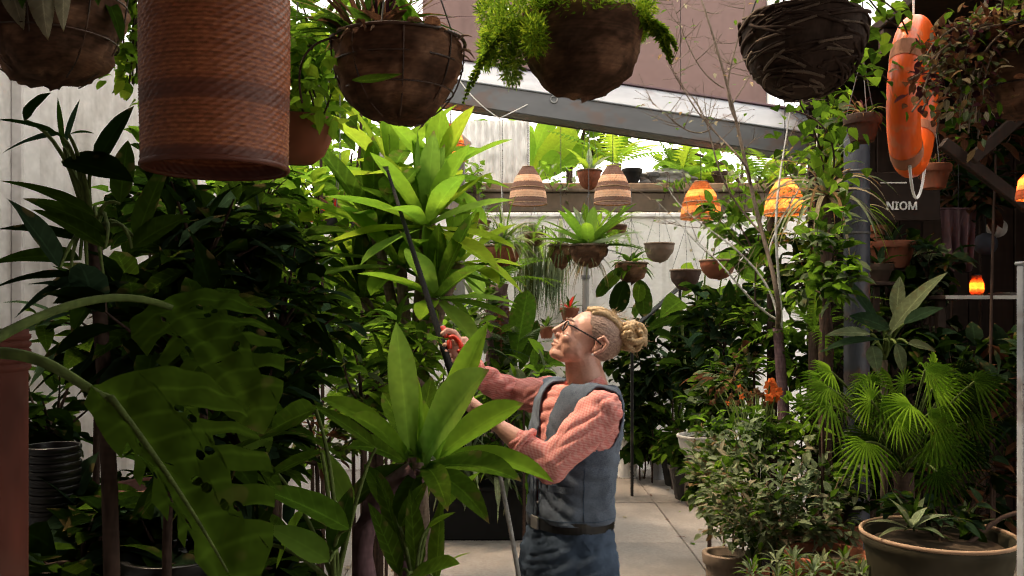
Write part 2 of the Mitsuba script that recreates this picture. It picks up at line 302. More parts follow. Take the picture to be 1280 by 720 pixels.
def steel_fn(p, n, uv):
    k = dr.floor(uv.x); g = mikit.fbm(p.x * 4, p.y * 4, p.z * 14, 4); rust = mikit.smoothstep(.56, .7, mikit.fbm(p.x * 7 + 3, p.y * 7, p.z * 7, 4))
    return mikit.mix(SP(k) * (.75 + .5 * g), (.13, .065, .04), rust * .5)
def denim_fn(p, n, uv):
    w = mikit.noise(p.x * 420 + p.z * 420, p.y * 420 - p.z * 200, p.z * 300); g = mikit.fbm(p.x * 9, p.y * 9, p.z * 6, 4); k = dr.floor(uv.x)
    a = dr.select(k > .5, mi.Color3f(.030, .046, .075), mi.Color3f(.048, .062, .088)); b = dr.select(k > .5, mi.Color3f(.085, .12, .18), mi.Color3f(.165, .20, .255))
    return mikit.mix(a, b, dr.clip(g * 1.2 - .2 + (w - .5) * .5, 0, 1))
def check_fn(p, n, uv):
    s = 125.0; x = p.x * .75 - p.y * .66 + .25 * p.z; z = p.z + .3 * p.x
    a = mikit.smoothstep(.44, .56, fr(x * s * .9)); b = mikit.smoothstep(.44, .56, fr(z * s)); g = mikit.fbm(p.x * 30, p.y * 30, p.z * 30, 2)
    c = mikit.mix((.72, .45, .42), (.56, .16, .14), (a + b) * .27 + .38)
    return c * (.8 + .35 * g)
def skin_fn(p, n, uv):
    g = mikit.fbm(p.x * 28, p.y * 28, p.z * 28, 3); q = mikit.noise(p.x * 220, p.y * 220, p.z * 220)
    return mikit.mix((.50, .25, .185), (.64, .37, .29), g) * (.93 + .14 * q)
def hair_fn(p, n, uv):
    k = dr.floor(uv.x); g = mikit.fbm(p.x * 260, p.y * 60, p.z * 180, 3)
    lo = dr.select(k > .5, mi.Color3f(.24, .14, .06), mi.Color3f(.17, .10, .075)); hi = dr.select(k > .5, mi.Color3f(.62, .46, .26), mi.Color3f(.40, .27, .21))
    return mikit.mix(lo, hi, dr.clip(g * 1.5 - .25, 0, 1))
def shade_fn(p, n, uv):
    row = dr.abs(fr(uv.y * 55) - .5); band = mikit.smoothstep(.34, .36, fr(uv.y * 8.5)) * mikit.smoothstep(.80, .78, fr(uv.y * 8.5)); g = mikit.noise(uv.x * 40, dr.floor(uv.y * 55) * 3.1, 1)
    pale = mikit.smoothstep(5.0, 6.0, uv.x); c = mikit.mix(mikit.mix((.70, .30, .12), (.86, .48, .24), g), mikit.mix((.80, .60, .46), (.90, .74, .62), g), pale) * (1 - .25 * mikit.smoothstep(.3, .5, row))  # daylight on the two left lamps put into a paler wicker colour
    return mikit.mix(c * mi.Color3f(.30, .28, .32), c, band)
def orange_fn(p, n, uv):
    g = mikit.fbm(p.x * 9, p.y * 9, p.z * 9, 4); s = mikit.smoothstep(.58, .75, mikit.fbm(p.x * 22, p.y * 22, p.z * 22, 3))
    return mikit.mix(mikit.mix((.66, .075, .008), (.78, .12, .014), g), (.5, .25, .14), s * .35)
def rgb(c): return {'type': 'rgb', 'value': list(c)}
def princ(fn, rough=.7, spec=.4, **k): return {'type': 'twosided', 'b': {'type': 'principled', 'base_color': mikit.proc(fn), 'roughness': rough, 'specular': spec, **k}}
def bump(inner, fn, scale, eps=5e-4): return {'type': 'twosided', 'b': {'type': 'bumpmap', 'n': mikit.proc(fn, eps), 'scale': scale, 'b': inner['b']}}
scene['leaf'] = {'type': 'principledthin', 'base_color': mikit.proc(leaf_fn), 'roughness': .37, 'diff_trans': 1.15, 'eta': 1.42}
scene['matte'] = princ(solid_fn, .8, .3)
scene['gloss'] = princ(solid_fn, .34, .5)
scene['bark'] = princ(bark_fn, .85, .25)
scene['coir'] = bump(princ(coir_fn, .95, .15), coir_h, .004)
scene['wicker'] = princ(wick_fn, .5, .4)
scene['wall_paint'] = bump(princ(wall_fn, .75, .3), lambda p, n, uv: mikit.fbm(p.x * 14 + p.y * 5, p.y * 14, p.z * 14, 3), .006)
scene['shaded_paint'] = bump(princ(shaded_paint_fn, .8, .25), lambda p, n, uv: mikit.fbm(p.x * 14 + p.y * 5, p.y * 14, p.z * 14, 3), .008)
scene['concrete'] = bump(princ(conc_fn, .7, .35), lambda p, n, uv: mikit.fbm(p.x * 30, p.y * 30, p.z, 3), .003)
scene['soil'] = princ(soil_fn, .95, .1)
scene['wood'] = princ(wood_fn, .7, .3)
scene['mauve'] = princ(mauve_fn, .6, .35)
scene['steel'] = princ(steel_fn, .5, .5)
scene['denim'] = princ(denim_fn, .9, .15)
scene['check'] = princ(check_fn, .9, .15)
scene['skin'] = princ(skin_fn, .42, .45)
scene['hair'] = princ(hair_fn, .5, .5)
scene['orange'] = princ(orange_fn, .32, .5)
scene['lamp_wicker'] = {'type': 'principledthin', 'base_color': mikit.proc(shade_fn), 'roughness': .6, 'diff_trans': 1.0}

# ------------------------------------------------------------------ the setting
struct('ground', toned(trimesh.creation.box((240, 240, .2), trimesh.transformations.translation_matrix([0, 40, -.13])), 0, None), 'soil')
struct('floor', box((.1, 3.2, -.022), (6.6, 13.6, .012)), 'soil')
R = np.random.default_rng(3); k = 0
xs = [-3.2, -2.15, -1.02, .14, 1.2, 2.3, 3.35]; ys = [-3.4, -2.2, -1.0, .2, 1.3, 2.5, 3.6, 4.8, 6.15, 7.45, 8.5, 9.5, 10.0]
for i in range(6):
    for j in range(12):
        w, d = xs[i + 1] - xs[i] - .007, ys[j + 1] - ys[j] - .007
        m = box(((xs[i] + xs[i + 1]) / 2, (ys[j] + ys[j + 1]) / 2, -.008 + R.normal(0, .0018)), (w, d, .016), k % 60, .004, rotx(R.normal(0, .001)) @ roty(R.normal(0, .001)))
        part('floor', 'paver', m, 'concrete', False); k += 1
# left and back walls, painted masonry with a coping
t = thing('painted_wall', 'white painted masonry wall with dark stains running along behind the big dark leaves', 'wall')
part(t, 'masonry', box((-2.5, 3.2, 1.6), (.2, 13.0, 3.2)), 'shaded_paint', False); part(t, 'coping', box((-2.5, 3.2, 3.23), (.28, 13.0, .06), 5, .01), 'matte', False)
for yy in (4.32, 6.1, 7.9): part(t, 'pier', box((-2.37, yy, 1.6), (.06, .16, 3.19), 0, .008), 'shaded_paint', False)
t = thing('back_wall', 'bright white rendered wall closing the far end of the courtyard', 'wall')
part(t, 'masonry', box((.4, 9.1, 1.28), (5.58, .2, 2.56)), 'wall_paint', False); part(t, 'coping', box((.4, 9.1, 2.585), (5.58, .26, .05), 5, .01), 'matte', False)
# roof over the near end, behind and above the camera, with the house wall it leans on
t = thing('lean_to_roof', 'corrugated metal roof over the near end of the courtyard', 'roof')
n = 260; xx = np.linspace(-2.9, 3.9, n); zz = .018 * np.sin(xx * 2 * math.pi / .076)
v = np.array([[x, y, 3.42 + .07 * (y - 2.0) + z] for y in (-3.2, 2.3) for x, z in zip(xx, zz)]); part(t, 'sheet', (v, grid_faces(2, n), np.tile([7.5, 0], (len(v), 1))), 'steel')
for x in (-2.2, -.6, 1.0, 2.6): part(t, 'rafter', box((x, -.5, 3.27), (.06, 5.4, .14), 6, .005, rotx(math.atan(.07))), 'wood', False)
t = thing('house_wall', 'dark rendered house wall closing the courtyard behind', 'wall'); part(t, 'masonry', box((.4, -3.4, 1.7), (6.8, .2, 3.4), 3), 'mauve', False)
part(t, 'door', box((.6, -3.28, 1.02), (.95, .05, 2.04), 1, .01), 'wood', False)
# rails the baskets hang from
for (yy, zz2, x0, x1, lab) in ((2.42, 3.2, -2.4, 2.4, 'black steel rail over the nearest row of hanging baskets'), (1.75, 3.12, -2.4, 1.6, 'black steel rail that carries the wicker drum shade')):
    t = thing('hanging_rail', lab, 'rail'); part(t, 'bar', tube([[x0, yy, zz2], [x1, yy, zz2]], .018, 10, 6), 'steel')
    for x in (x0 + .1, x1 - .1): part(t, 'strap', box((x, yy, zz2 + .1), (.03, .006, .2), 6), 'steel', False)
# sloping steel beam, mauve cladding over it
A, B = P(300, 66, 6.0), P(1040, 178, 6.0); sl = math.atan2(B[2] - A[2], B[0] - A[0]); mid = (A + B) / 2; Lb = np.linalg.norm(B - A)
t = thing('steel_roof_beam', 'sloping grey steel beam with a pale upper face across the courtyard', 'beam'); Rb = roty(-sl)
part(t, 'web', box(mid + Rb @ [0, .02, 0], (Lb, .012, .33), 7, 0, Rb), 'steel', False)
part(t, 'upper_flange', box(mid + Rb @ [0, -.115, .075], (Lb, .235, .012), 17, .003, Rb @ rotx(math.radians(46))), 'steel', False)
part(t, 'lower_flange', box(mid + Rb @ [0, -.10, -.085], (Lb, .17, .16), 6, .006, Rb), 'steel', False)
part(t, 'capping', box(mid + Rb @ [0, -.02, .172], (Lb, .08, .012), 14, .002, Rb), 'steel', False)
for q in (-.62, .12):
    c = mid + Rb @ [q, -.19, -.04]; th = np.linspace(0, 2 * math.pi, 14); part(t, 'eye_bolt', tube(c + np.column_stack([np.cos(th), th * 0, np.sin(th)]) * .022, .005, 6, 7), 'steel')
t = thing('mauve_cladding', 'mauve brown sheet cladding over the sloping steel beam', 'wall'); k = 0
x0, x1 = P(528, 0, 6.1)[0], P(957, 0, 6.1)[0]; npan = 4
for i in range(npan):
    a, b = x0 + (x1 - x0) * i / npan + .003, x0 + (x1 - x0) * (i + 1) / npan - .003
    zb = lambda x: mid[2] + math.tan(sl) * (x - mid[0]) + .185
    poly = np.array([[a, zb(a)], [b, zb(b)], [b, 4.6], [a, 4.6]]); v = np.array([[x, y, z] for y in (6.08, 6.12) for x, z in poly])
    f = np.array([[0, 1, 2], [0, 2, 3], [4, 6, 5], [4, 7, 6]] + [x for i2 in range(4) for x in ([i2, i2 + 4, (i2 + 1) % 4], [(i2 + 1) % 4, i2 + 4, (i2 + 1) % 4 + 4])])
    part(t, 'panel', (v, f, np.tile([.5, 0], (8, 1))), 'mauve', False)
part(t, 'end_post', box((x1 + .03, 6.08, 3.7), (.05, .07, 1.9), 5, .006), 'matte', False)
t = thing('beam_post', 'steel post that carries the left end of the sloping beam', 'post'); part(t, 'shaft', box((A[0] + .05, 6.06, 1.68), (.09, .09, 3.36), 7, .006), 'steel', False); part(t, 'foot_plate', box((A[0] + .05, 6.06, .008), (.18, .18, .016), 7, .004), 'steel', False)
# beam along the back, with a rusty top ledge
t = thing('timber_back_beam', 'weathered grey brown beam with a ledge on top behind the woven lamps', 'beam')
c = P(770, 250, 7.8); part(t, 'fascia', box((c[0] - .05, 7.84, P(0, 253, 7.8)[2]), (4.1, .07, .165), 13, .006), 'matte', False)
part(t, 'ledge', box((c[0] - .05, 7.93, P(0, 238, 7.8)[2]), (3.9, .28, .03), 13, .006), 'matte', False)
part(t, 'upper_rail', box((c[0] - .05, 7.83, P(0, 232, 7.8)[2]), (3.9, .05, .05), 11, .006), 'matte', False)
for x in (c[0] - 1.95, c[0] + 1.8): part(t, 'bracket', box((x, 7.9, 1.22), (.09, .09, 2.44), 3, .008), 'wood', False)
# white corrugated sheet standing on the ledge at the left, over it a dark eave
t = thing('corrugated_sheet', 'white corrugated plastic sheet on the ledge beside the dark gable', 'sheet')
n = 90; xx = np.linspace(P(556, 0, 8.0)[0], P(662, 0, 8.0)[0], n); zl, zh = P(0, 233, 8.0)[2], P(0, 150, 8.0)[2]
v = np.array([[x, 8.02 + .014 * math.sin(x * 2 * math.pi / .06), z] for z in (zl, zh) for x in xx]); part(t, 'sheet', (v, grid_faces(2, n), np.tile([5.5, 0], (len(v), 1))), 'matte')
t = thing('gable_end', 'dark gable eave with a pale barge board peeping past the hanging basket', 'roof')
part(t, 'barge_board', box(P(566, 168, 6.6), (.30, .05, .09), 4, .005, roty(.72)), 'matte', False); part(t, 'eave', box(P(540, 172, 6.75), (.34, .3, .05), 1, .005, roty(.72)), 'wood', False)
t = thing('grey_post', 'pale grey square post behind the tall agave', 'post'); part(t, 'shaft', box((P(571, 0, 6.7)[0], 6.7, 1.42), (.12, .12, 2.84), 7, .008), 'matte', False); part(t, 'cap', box((P(571, 0, 6.7)[0], 6.7, 2.85), (.15, .15, .02), 7, .004), 'matte', False)
t = thing('downpipe', 'grey downpipe standing against the white wall behind the head', 'pipe'); x = P(732, 0, 8.9)[0]
part(t, 'pipe', tube([[x, 8.9, 0], [x, 8.9, 2.2]], .035, 12, 7), 'matte')
for z in (.6, 1.95): part(t, 'clip', move(lathe([(.036, -.02), (.043, -.02), (.043, .02), (.036, .02)], 16, 6), t=(x, 8.9, z)), 'steel')
t = thing('handrail', 'black sloping handrail in front of the white wall', 'handrail'); part(t, 'rail', tube([P(772, 428, 7.6), P(868, 342, 8.2)], .022, 10, 0), 'gloss')
for px, py, Y in ((790, 412, 7.7), (850, 358, 8.1)): q = P(px, py, Y); part(t, 'baluster', tube([[q[0], q[1], 0], q], .014, 8, 0), 'gloss')
# the dark open shed on the right
t = thing('open_shed', 'dark timber shed open at the front along the right side', 'shed')
for i in range(13):
    x = 1.98 + .148 * i; part(t, 'plank', box((x, 5.72 + .004 * (i % 3), 1.5), (.142, .022, 3.0), i, .003), 'wood', False)
for i in range(19):
    y = 2.95 + .148 * i; part(t, 'plank', box((3.72, y, 1.5), (.022, .142, 3.0), 20 + i, .003), 'wood', False)
part(t, 'backing', box((2.88, 5.76, 1.5), (1.9, .02, 2.98), 40), 'wood', False); part(t, 'backing', box((3.76, 4.3, 1.5), (.02, 2.9, 2.98), 41), 'wood', False); part(t, 'roof', box((2.82, 4.4, 3.03), (2.0, 3.1, .05), 4, .005), 'wood', False)
for y in (3.0, 4.4, 5.6): part(t, 'rafter', box((2.82, y, 2.94), (1.98, .06, .12), 9, .004), 'wood', False)
for (p0, p1) in (((1178, 178, 4.2), (1296, 268, 4.2)), ((1296, 138, 4.0), (1208, 196, 4.25))):
    a, b = P(*p0), P(*p1); d = b - a; part(t, 'brace', box((a + b) / 2, (np.linalg.norm(d), .04, .055), 11, .004, rotz(0) @ roty(-math.atan2(d[2], d[0]))), 'wood', False)
part(t, 'strip_light', box(P(1216, 22, 3.8), (.16, .03, .02), 4, .004, roty(-.75)), 'matte', False)
t = thing('round_post', 'dark grey metal post with weathered bands carrying the shed corner', 'post'); x = P(1071, 0, 4.3)[0]
part(t, 'shaft', tube([[x, 4.3, 0], [x, 4.3, 2.55]], .060, 20, 8), 'steel')
for py in (215, 238, 292, 345): part(t, 'band', move(lathe([(.060, -.006), (.064, -.004), (.064, .004), (.060, .006)], 20, 6), t=(x, 4.3, P(0, py, 4.3)[2])), 'steel')
t = thing('short_post', 'pale lavender grey post at the right edge beside the dark shed', 'post'); x = P(1283, 0, 3.0)[0]
part(t, 'shaft', box((x, 3.0, .88), (.045, .045, 1.76), 17, .005), 'steel', False); part(t, 'cap', box((x, 3.0, 1.765), (.055, .055, .012), 17, .004), 'steel', False)
t = thing('shed_shelf', 'dark timber shelf with a pale front edge under the candle lamp', 'shelf'); c = P(1240, 372, 4.7)
part(t, 'board', box(c, (.62, .26, .022), 3, .003), 'wood', False); part(t, 'front_edge', box(c + [0, -.134, 0], (.62, .006, .02), 4), 'matte', False)
for dx in (-.26, .26): part(t, 'bracket', box(c + [dx, .03, -.47], (.04, .05, .92), 5, .004), 'wood', False)

# ------------------------------------------------------------------ the person (built at 3 m, in pixels of that distance)
s3 = 3.0 / F
def Q(px, py, dy=0.0): return np.array([(px - 646) * s3, 3.0 + dy, EYE + (HZ - py) * s3])
def ball(c, r, seg=20): return m3.Manifold.sphere(r, seg).translate([float(x) for x in c])
def hull(*cr): return m3.Manifold.batch_hull([ball(c, r) for c, r in cr])
def chain(*cr):
    return m3.Manifold.batch_boolean([hull(cr[i], cr[i + 1]) for i in range(len(cr) - 1)], m3.OpType.Add)
def union(ms): return m3.Manifold.batch_boolean(ms, m3.OpType.Add)
def ellip(c, r, Rm=np.eye(3), seg=28):
    m = m3.Manifold.sphere(1.0, seg); M = np.asarray(Rm) @ np.diag(r); return m.transform(np.column_stack([M, c]))
def fine(man, edge, it=10, lim=.008):
    q = man.refine_to_length(edge).to_mesh(); tm = trimesh.Trimesh(q.vert_properties[:, :3], q.tri_verts, process=True)
    v = np.array(tm.vertices); v0 = v.copy(); e = tm.edges_unique; n = len(v)
    A = sp.coo_matrix((np.ones(2 * len(e)), (np.r_[e[:, 0], e[:, 1]], np.r_[e[:, 1], e[:, 0]])), shape=(n, n)).tocsr(); dg = np.asarray(A.sum(1)).ravel(); ok = dg > 0; dg = np.maximum(dg, 1)[:, None]
    for i in range(it):
        for l in (.5, -.46): v = v + l * ((A @ v) / dg - v) * ok[:, None]
    d = v - v0; L = np.linalg.norm(d, axis=1, keepdims=True); tm.vertices = v0 + d * np.minimum(1, lim / np.maximum(L, 1e-9)); return tm
def plain(tm, tone=0): return np.array(tm.vertices), np.array(tm.faces), np.tile([tone + .5, .3], (len(tm.vertices), 1))
def loftm(rows, seg=40):
    """closed manifold through ellipse rows (z, cx, cy, a, b, power, yaw)"""
    v = []
    th = np.arange(seg) * 2 * math.pi / seg
    for z, cx, cy, a, b, pw, yaw in rows:
        c, s = np.cos(th), np.sin(th); e = 2.0 / pw
        x, y = a * np.sign(c) * np.abs(c) ** e, b * np.sign(s) * np.abs(s) ** e
        v.append(np.column_stack([cx + x * math.cos(yaw) - y * math.sin(yaw), cy + x * math.sin(yaw) + y * math.cos(yaw), np.full(seg, z)]))
    n = len(rows); V = np.vstack(v + [v[0].mean(0)[None], v[-1].mean(0)[None]]); k = np.arange(seg); k2 = (k + 1) % seg
    f = np.vstack([grid_faces(n, seg, True), np.stack([k2, k, k * 0 + n * seg], 1), np.stack([(n - 1) * seg + k, (n - 1) * seg + k2, k * 0 + n * seg + 1], 1)])
    return m3.Manifold(m3.Mesh(V.astype(np.float32), f.astype(np.uint32)))
zp = lambda py: EYE + (HZ - py) * s3
xp = lambda px: (px - 646) * s3
YAW = math.radians(28)
def torso_rows(off=0.0, top=478, rows=None):
    base = [(474, 733, .055, .062, 2.0), (482, 732, .078, .115, 2.0), (490, 731, .094, .168, 2.2), (505, 729, .106, .182, 2.4), (530, 726, .113, .176, 2.5), (560, 723, .116, .160, 2.5), (590, 721, .115, .150, 2.4), (620, 720, .113, .146, 2.3), (645, 719, .114, .148, 2.3), (668, 719, .120, .158, 2.3)]
    return [(zp(py), xp(cx), 3.0, a + off, b + off, pw, YAW) for py, cx, a, b, pw in base if py >= top][::-1]
# head frame: built upright facing -x with its centre at the origin, then tilted back and turned
HC = Q(741, 427); TILT, HY = math.radians(30), math.radians(9)
HR = rotz(HY) @ roty(TILT)
def H(x, y, z): return HC + HR @ (np.array([x, y, z]))       # x forward is negative, metres
def head_parts():
    ms, sharp = [], []
    ms += [ellip(H(.012, 0, .030), (.096, .074, .082), HR), ellip(H(-.03, 0, -.005), (.066, .066, .085), HR)]
    ms.append(hull((H(-.078, .028, .022), .018), (H(-.078, -.028, .022), .018), (H(-.068, .045, -.03), .016), (H(-.068, -.045, -.03), .016), (H(-.083, 0, -.085), .016), (H(-.02, .050, -.062), .020), (H(-.02, -.050, -.062), .020)))
    ms.append(hull((H(-.080, .013, -.090), .018), (H(-.080, -.013, -.090), .018), (H(-.05, .03, -.085), .02), (H(-.05, -.03, -.085), .02)))   # chin
    for sgn in (1, -1):
        ms.append(ellip(H(-.042, .043 * sgn, -.048), (.040, .027, .042), HR))
        ms.append(hull((H(-.088, .012 * sgn, .024), .011), (H(-.078, .046 * sgn, .020), .011)))            # brow
        ms.append(ellip(H(-.070, .042 * sgn, -.032), (.026, .022, .022), HR))                            # cheek
        sharp.append(hull((H(-.104, .009 * sgn, -.032), .0085), (H(-.086, .014 * sgn, -.036), .010)))         # nostril
    sharp.append(hull((H(-.093, 0, .020), .0085), (H(-.119, 0, -.024), .0095), (H(-.088, 0, -.026), .012)))   # nose
    sharp.append(hull((H(-.101, 0, -.053), .0062), (H(-.090, .022, -.057), .004), (H(-.090, -.022, -.057), .004)))
    sharp.append(hull((H(-.100, 0, -.068), .0066), (H(-.089, .019, -.064), .004), (H(-.089, -.019, -.064), .004)))
    ms.append(hull((H(.00, 0, -.05), .055), (Q(744, 486), .062), (Q(732, 470), .052)))                      # neck
    q = fine(union(ms), .0055, 46, .012); base_ = m3.Manifold(m3.Mesh(np.asarray(q.vertices, np.float32), np.asarray(q.faces, np.uint32)))
    return ([base_] if base_.status() == m3.Error.NoError and base_.volume() > .001 else ms) + sharp
def ear(sgn):
    rim = [H(.022, .071 * sgn, -.022), H(.008, .074 * sgn, .012), H(.020, .083 * sgn, .031), H(.040, .089 * sgn, .020), H(.038, .086 * sgn, -.006), H(.022, .075 * sgn, -.032)]
    ms = [hull((rim[i], .0058), (rim[i + 1], .0058)) for i in range(5)]
    ms.append(hull((H(.018, .070 * sgn, -.02), .009), (H(.030, .076 * sgn, .012), .011), (H(.018, .072 * sgn, .015), .009))); return ms
# arms (near arm is nearer the camera)
nS, nE, nW, nH = Q(752, 507, -.165), Q(690, 566, -.25), Q(637, 528, -.20), Q(600, 515, -.135)
fS, fE, fW, fH = Q(694, 501, .15), Q(645, 500, .27), Q(592, 463, .07), Q(571, 442, .02)
pole_lo, pole_grip, pole_hi = Q(596, 532, -.14), Q(567, 437, .0), Q(475, 196, .30)
def hand(wrist, c, axis, r, side):
    """palm beside the pole, four fingers curled round it, thumb across; side: unit vector from pole to palm"""
    axis = nz(axis); side = nz(side - axis * (side @ axis)); tng = np.cross(axis, side); ms = []
    pc = c + side * (r + .020)
    ms.append(hull((pc - axis * .030, .015), (pc + axis * .030, .014), (pc - axis * .022 - tng * .045 + side * .012, .016), (pc + axis * .020 - tng * .045 + side * .012, .016)))
    ms.append(chain((pc - tng * .040 + side * .012, .020), (wrist, .025)))
    for i, (o, ln, rr) in enumerate(((.033, .95, .0082), (.011, 1.08, .0088), (-.011, 1.0, .0084), (-.031, .82, .0074))):
        pts = []
        for ang in (-20, 30, 85, 140, 175):
            a = math.radians(ang * ln); q = r + rr + .002; pts.append((c + axis * o + (side * math.cos(a) + tng * math.sin(a)) * (q + (.014 if ang < 0 else .004 if ang < 60 else 0)), rr * (1.08 if ang < 60 else .95)))
        ms.append(chain(*pts))
    a = lambda d, h, e: (c + axis * h + (side * math.cos(math.radians(d)) + tng * math.sin(math.radians(d))) * (r + .011 + e))
    ms.append(chain((pc + axis * .015 - tng * .035, .0135), (a(-65, .052, .012), .0115), (a(-115, .060, .002), .0098), (a(-160, .052, 0), .0088)))
    return ms
pax = nz(pole_hi - pole_grip); nH = pole_grip + (pole_lo - pole_grip) * .72
body = head_parts() + ear(1) + ear(-1)
body.append(loftm(torso_rows(-.008)))
body += [chain((nS, .058), (nE, .043), (nE * .55 + nW * .45, .042), (nW, .027)), chain((fS, .056), (fE, .043), (fE * .55 + fW * .45, .040), (fW, .027))]
body += hand(nW, nH, pax, .013, nz(nW - nH)) + hand(fW, pole_grip, pax, .013, nz(fW - pole_grip))
hipL, hipR = Q(738, 690, -.085), Q(694, 690, .085)
kneeL, kneeR = Q(740, 838, -.10), Q(676, 836, .06); ankL, ankR = Q(752, 958, -.10), Q(690, 958, .08)
body += [chain((hipL, .085), (kneeL, .056), (ankL, .038)), chain((hipR, .085), (kneeR, .056), (ankR, .038))]
for an in (ankL, ankR): body.append(hull((an - [.0, 0, .035], .032), (an + np.array([-.13, -.04, -.05]), .024)))
PN = thing('person', 'person with glasses and blond bun in denim vest and coral shirt looking up', 'person')
bt = fine(union(body), .0044, 9); part(PN, 'body', plain(bt), 'skin')
# hair: shaved sides, longer top swept back to a bun
cs = trimesh.creation.icosphere(6); u_ = np.array(cs.vertices); L_ = u_ * [.0985, .0765, .0845] + [.013, 0, .031]
edge_ = np.interp(L_[:, 2], [-.1, -.045, -.01, .03, .07, .095, .12], [.075, .030, .012, -.022, -.046, -.052, -.05]) + (meshkit.noise(L_ * 130, 2) - .5) * .012
L_ = L_ + u_ * ((meshkit.noise(L_ * [120, 120, 300], 3) - .5) * .003)[:, None]; ok_ = (L_[:, 0] > edge_) & (L_[:, 2] > -.10); fk = cs.faces[ok_[cs.faces].all(1)]
part(PN, 'hair', (HC + L_ @ HR.T, fk, np.tile([.5, .3], (len(L_), 1))), 'hair', label='close shaved brown hair at the side of the head')
top = []
for y in np.linspace(-.042, .042, 9):
    ph = np.radians(np.linspace(52, 152, 9)); kk = 1.035; rs_ = math.sqrt(1 - (y / .0765) ** 2); pts = [H(.013 - .0985 * kk * rs_ * math.cos(p_), y * (1 - .25 * max(0, math.degrees(p_) - 110) / 42), .031 + .0845 * kk * rs_ * math.sin(p_)) for p_ in ph]
    top.append(chain(*[(p_, .0075 + .003 * math.sin(math.pi * i_ / 8)) for i_, p_ in enumerate(pts)])); top.append(hull((pts[-1], .010), (Q(784, 418) + HR @ [0, y * .3, 0], .012)))
tm = fine(union(top), .004, 4); v = np.array(tm.vertices); v += nz(v - HC) * ((meshkit.noise((v - HC) @ HR * [50, 330, 50], 5) - .5) * .007)[:, None]; tm.vertices = v; part(PN, 'top_hair', plain(tm, 1), 'hair', label='blond hair swept back over the crown')
Rn = np.random.default_rng(11); bc = Q(796, 421); bun = [ball(bc, .034)]
for i in range(22):
    d = nz(Rn.normal(0, 1, 3)); e = nz(np.cross(d, Rn.normal(0, 1, 3))); bun.append(chain(*[(bc + (d * math.cos(a) + e * math.sin(a)) * .042 * (1 + .18 * math.sin(a * 2 + i)), .0095) for a in np.linspace(0, 2.6, 6)]))
part(PN, 'bun', plain(fine(union(bun), .005, 3), 1), 'hair', label='curly blond bun')
fly = []
for i in range(190):
    if i < 95: d = nz(Rn.normal(0, 1, 3)); b = bc + d * .040; e = nz(d + Rn.normal(0, .9, 3))
    else:
        b = H(.013 - .1 * math.cos(a_ := Rn.uniform(.7, 2.6)), Rn.uniform(-.05, .05), .034 + .087 * math.sin(a_)); d = nz(b - HC); e = nz(HR @ np.array([1, Rn.normal(0, .4), Rn.uniform(-.1, .6)]) + d * .4)
    fly.append(tube(curve(b - d * .004, e, Rn.uniform(.02, .055), Rn.uniform(-1, 1.8), 7), [.0008] * 6 + [.0003], 3, 1))
part(PN, 'loose_hair', join(fly), 'hair', stuff=True)
# glasses
for sgn in (1, -1):
    ctr = H(-.101, .033 * sgn, .004); th = np.linspace(0, 2 * math.pi, 26); ring = np.array([ctr + HR @ np.array([.010 * abs(math.cos(a)) * 0, .024 * math.cos(a), .0185 * math.sin(a)]) for a in th])
    part(PN, 'glasses_rim', tube(ring, .0026, 6, 0), 'gloss')
    part(PN, 'glasses_temple', tube([H(-.100, .057 * sgn, .010), H(-.085, .074 * sgn, .012), H(.0, .081 * sgn, .012), H(.034, .084 * sgn, .004)], .0024, 6, 0), 'gloss')
    ev = trimesh.creation.icosphere(2, .0095); ev.apply_translation(H(-.081, .031 * sgn, .002)); part(PN, 'eye', toned(ev, 4, None), 'gloss'); iv = trimesh.creation.icosphere(2, .0048); iv.apply_translation(H(-.0865, .031 * sgn, .003)); part(PN, 'iris', toned(iv, 1, None), 'gloss')
    part(PN, 'eyebrow', tube([H(-.100, .014 * sgn, .030), H(-.096, .034 * sgn, .035), H(-.082, .052 * sgn, .030)], [.003, .0035, .002], 6, 0), 'hair')
part(PN, 'glasses_bridge', tube([H(-.101, .010, .008), H(-.105, 0, .012), H(-.101, -.010, .008)], .0024, 6, 0), 'gloss')
er = trimesh.creation.icosphere(2, .004); er.apply_translation(H(.016, -.080, -.037)); part(PN, 'earring', toned(er, 4, None), 'gloss')
# shirt: torso, sleeves (near one pushed up the forearm), collar
def rumple(tm, amp, fx, seed):
    v = np.array(tm.vertices); n = meshkit.arrays((v, np.array(tm.faces)), True)[2]
    d = (meshkit.noise(v * fx, seed) - .5) + .5 * (meshkit.noise(v * np.asarray(fx) * 2.1, seed + 3) - .5); ph = v * fx; fo = (1 - np.abs(2 * meshkit.noise(np.column_stack([ph[:, 0] * .7 + ph[:, 2] * .5, ph[:, 1] * .5 - ph[:, 0] * .3, ph[:, 2] * 1.5 - ph[:, 0] * .9]), seed + 7) - 1)) ** 3; tm.vertices = v + n * (d * 1.1 * amp - (fo - .25) * amp * 1.2)[:, None]; return tm
cuffN = nE * .42 + nW * .58; cuffF = fE * .08 + fW * .92
tsr = [(z, cx, cy, a + np.interp(z, [zp(640), zp(610)], [-.012, 0]), b + np.interp(z, [zp(640), zp(610)], [-.012, 0]), pw, yw) for z, cx, cy, a, b, pw, yw in torso_rows(.004, 482)]
sh = [loftm(tsr), chain((nS, .074), (nE * .45 + nS * .55, .067), (nE, .058), (nE * .7 + nW * .3, .053), (cuffN, .049)), chain((fS, .072), (fE * .5 + fS * .5, .066), (fE, .058), (fE * .5 + fW * .5, .050), (cuffF, .037))]
tor = [sh[0], hull((Q(738, 491, -.10), .032), (nS, .060)), hull((Q(714, 489, .08), .032), (fS, .058))]; sh += tor[1:]
part(PN, 'shirt', plain(rumple(fine(union(sh), .007, 8), .009, [17, 17, 19], 4)), 'check')
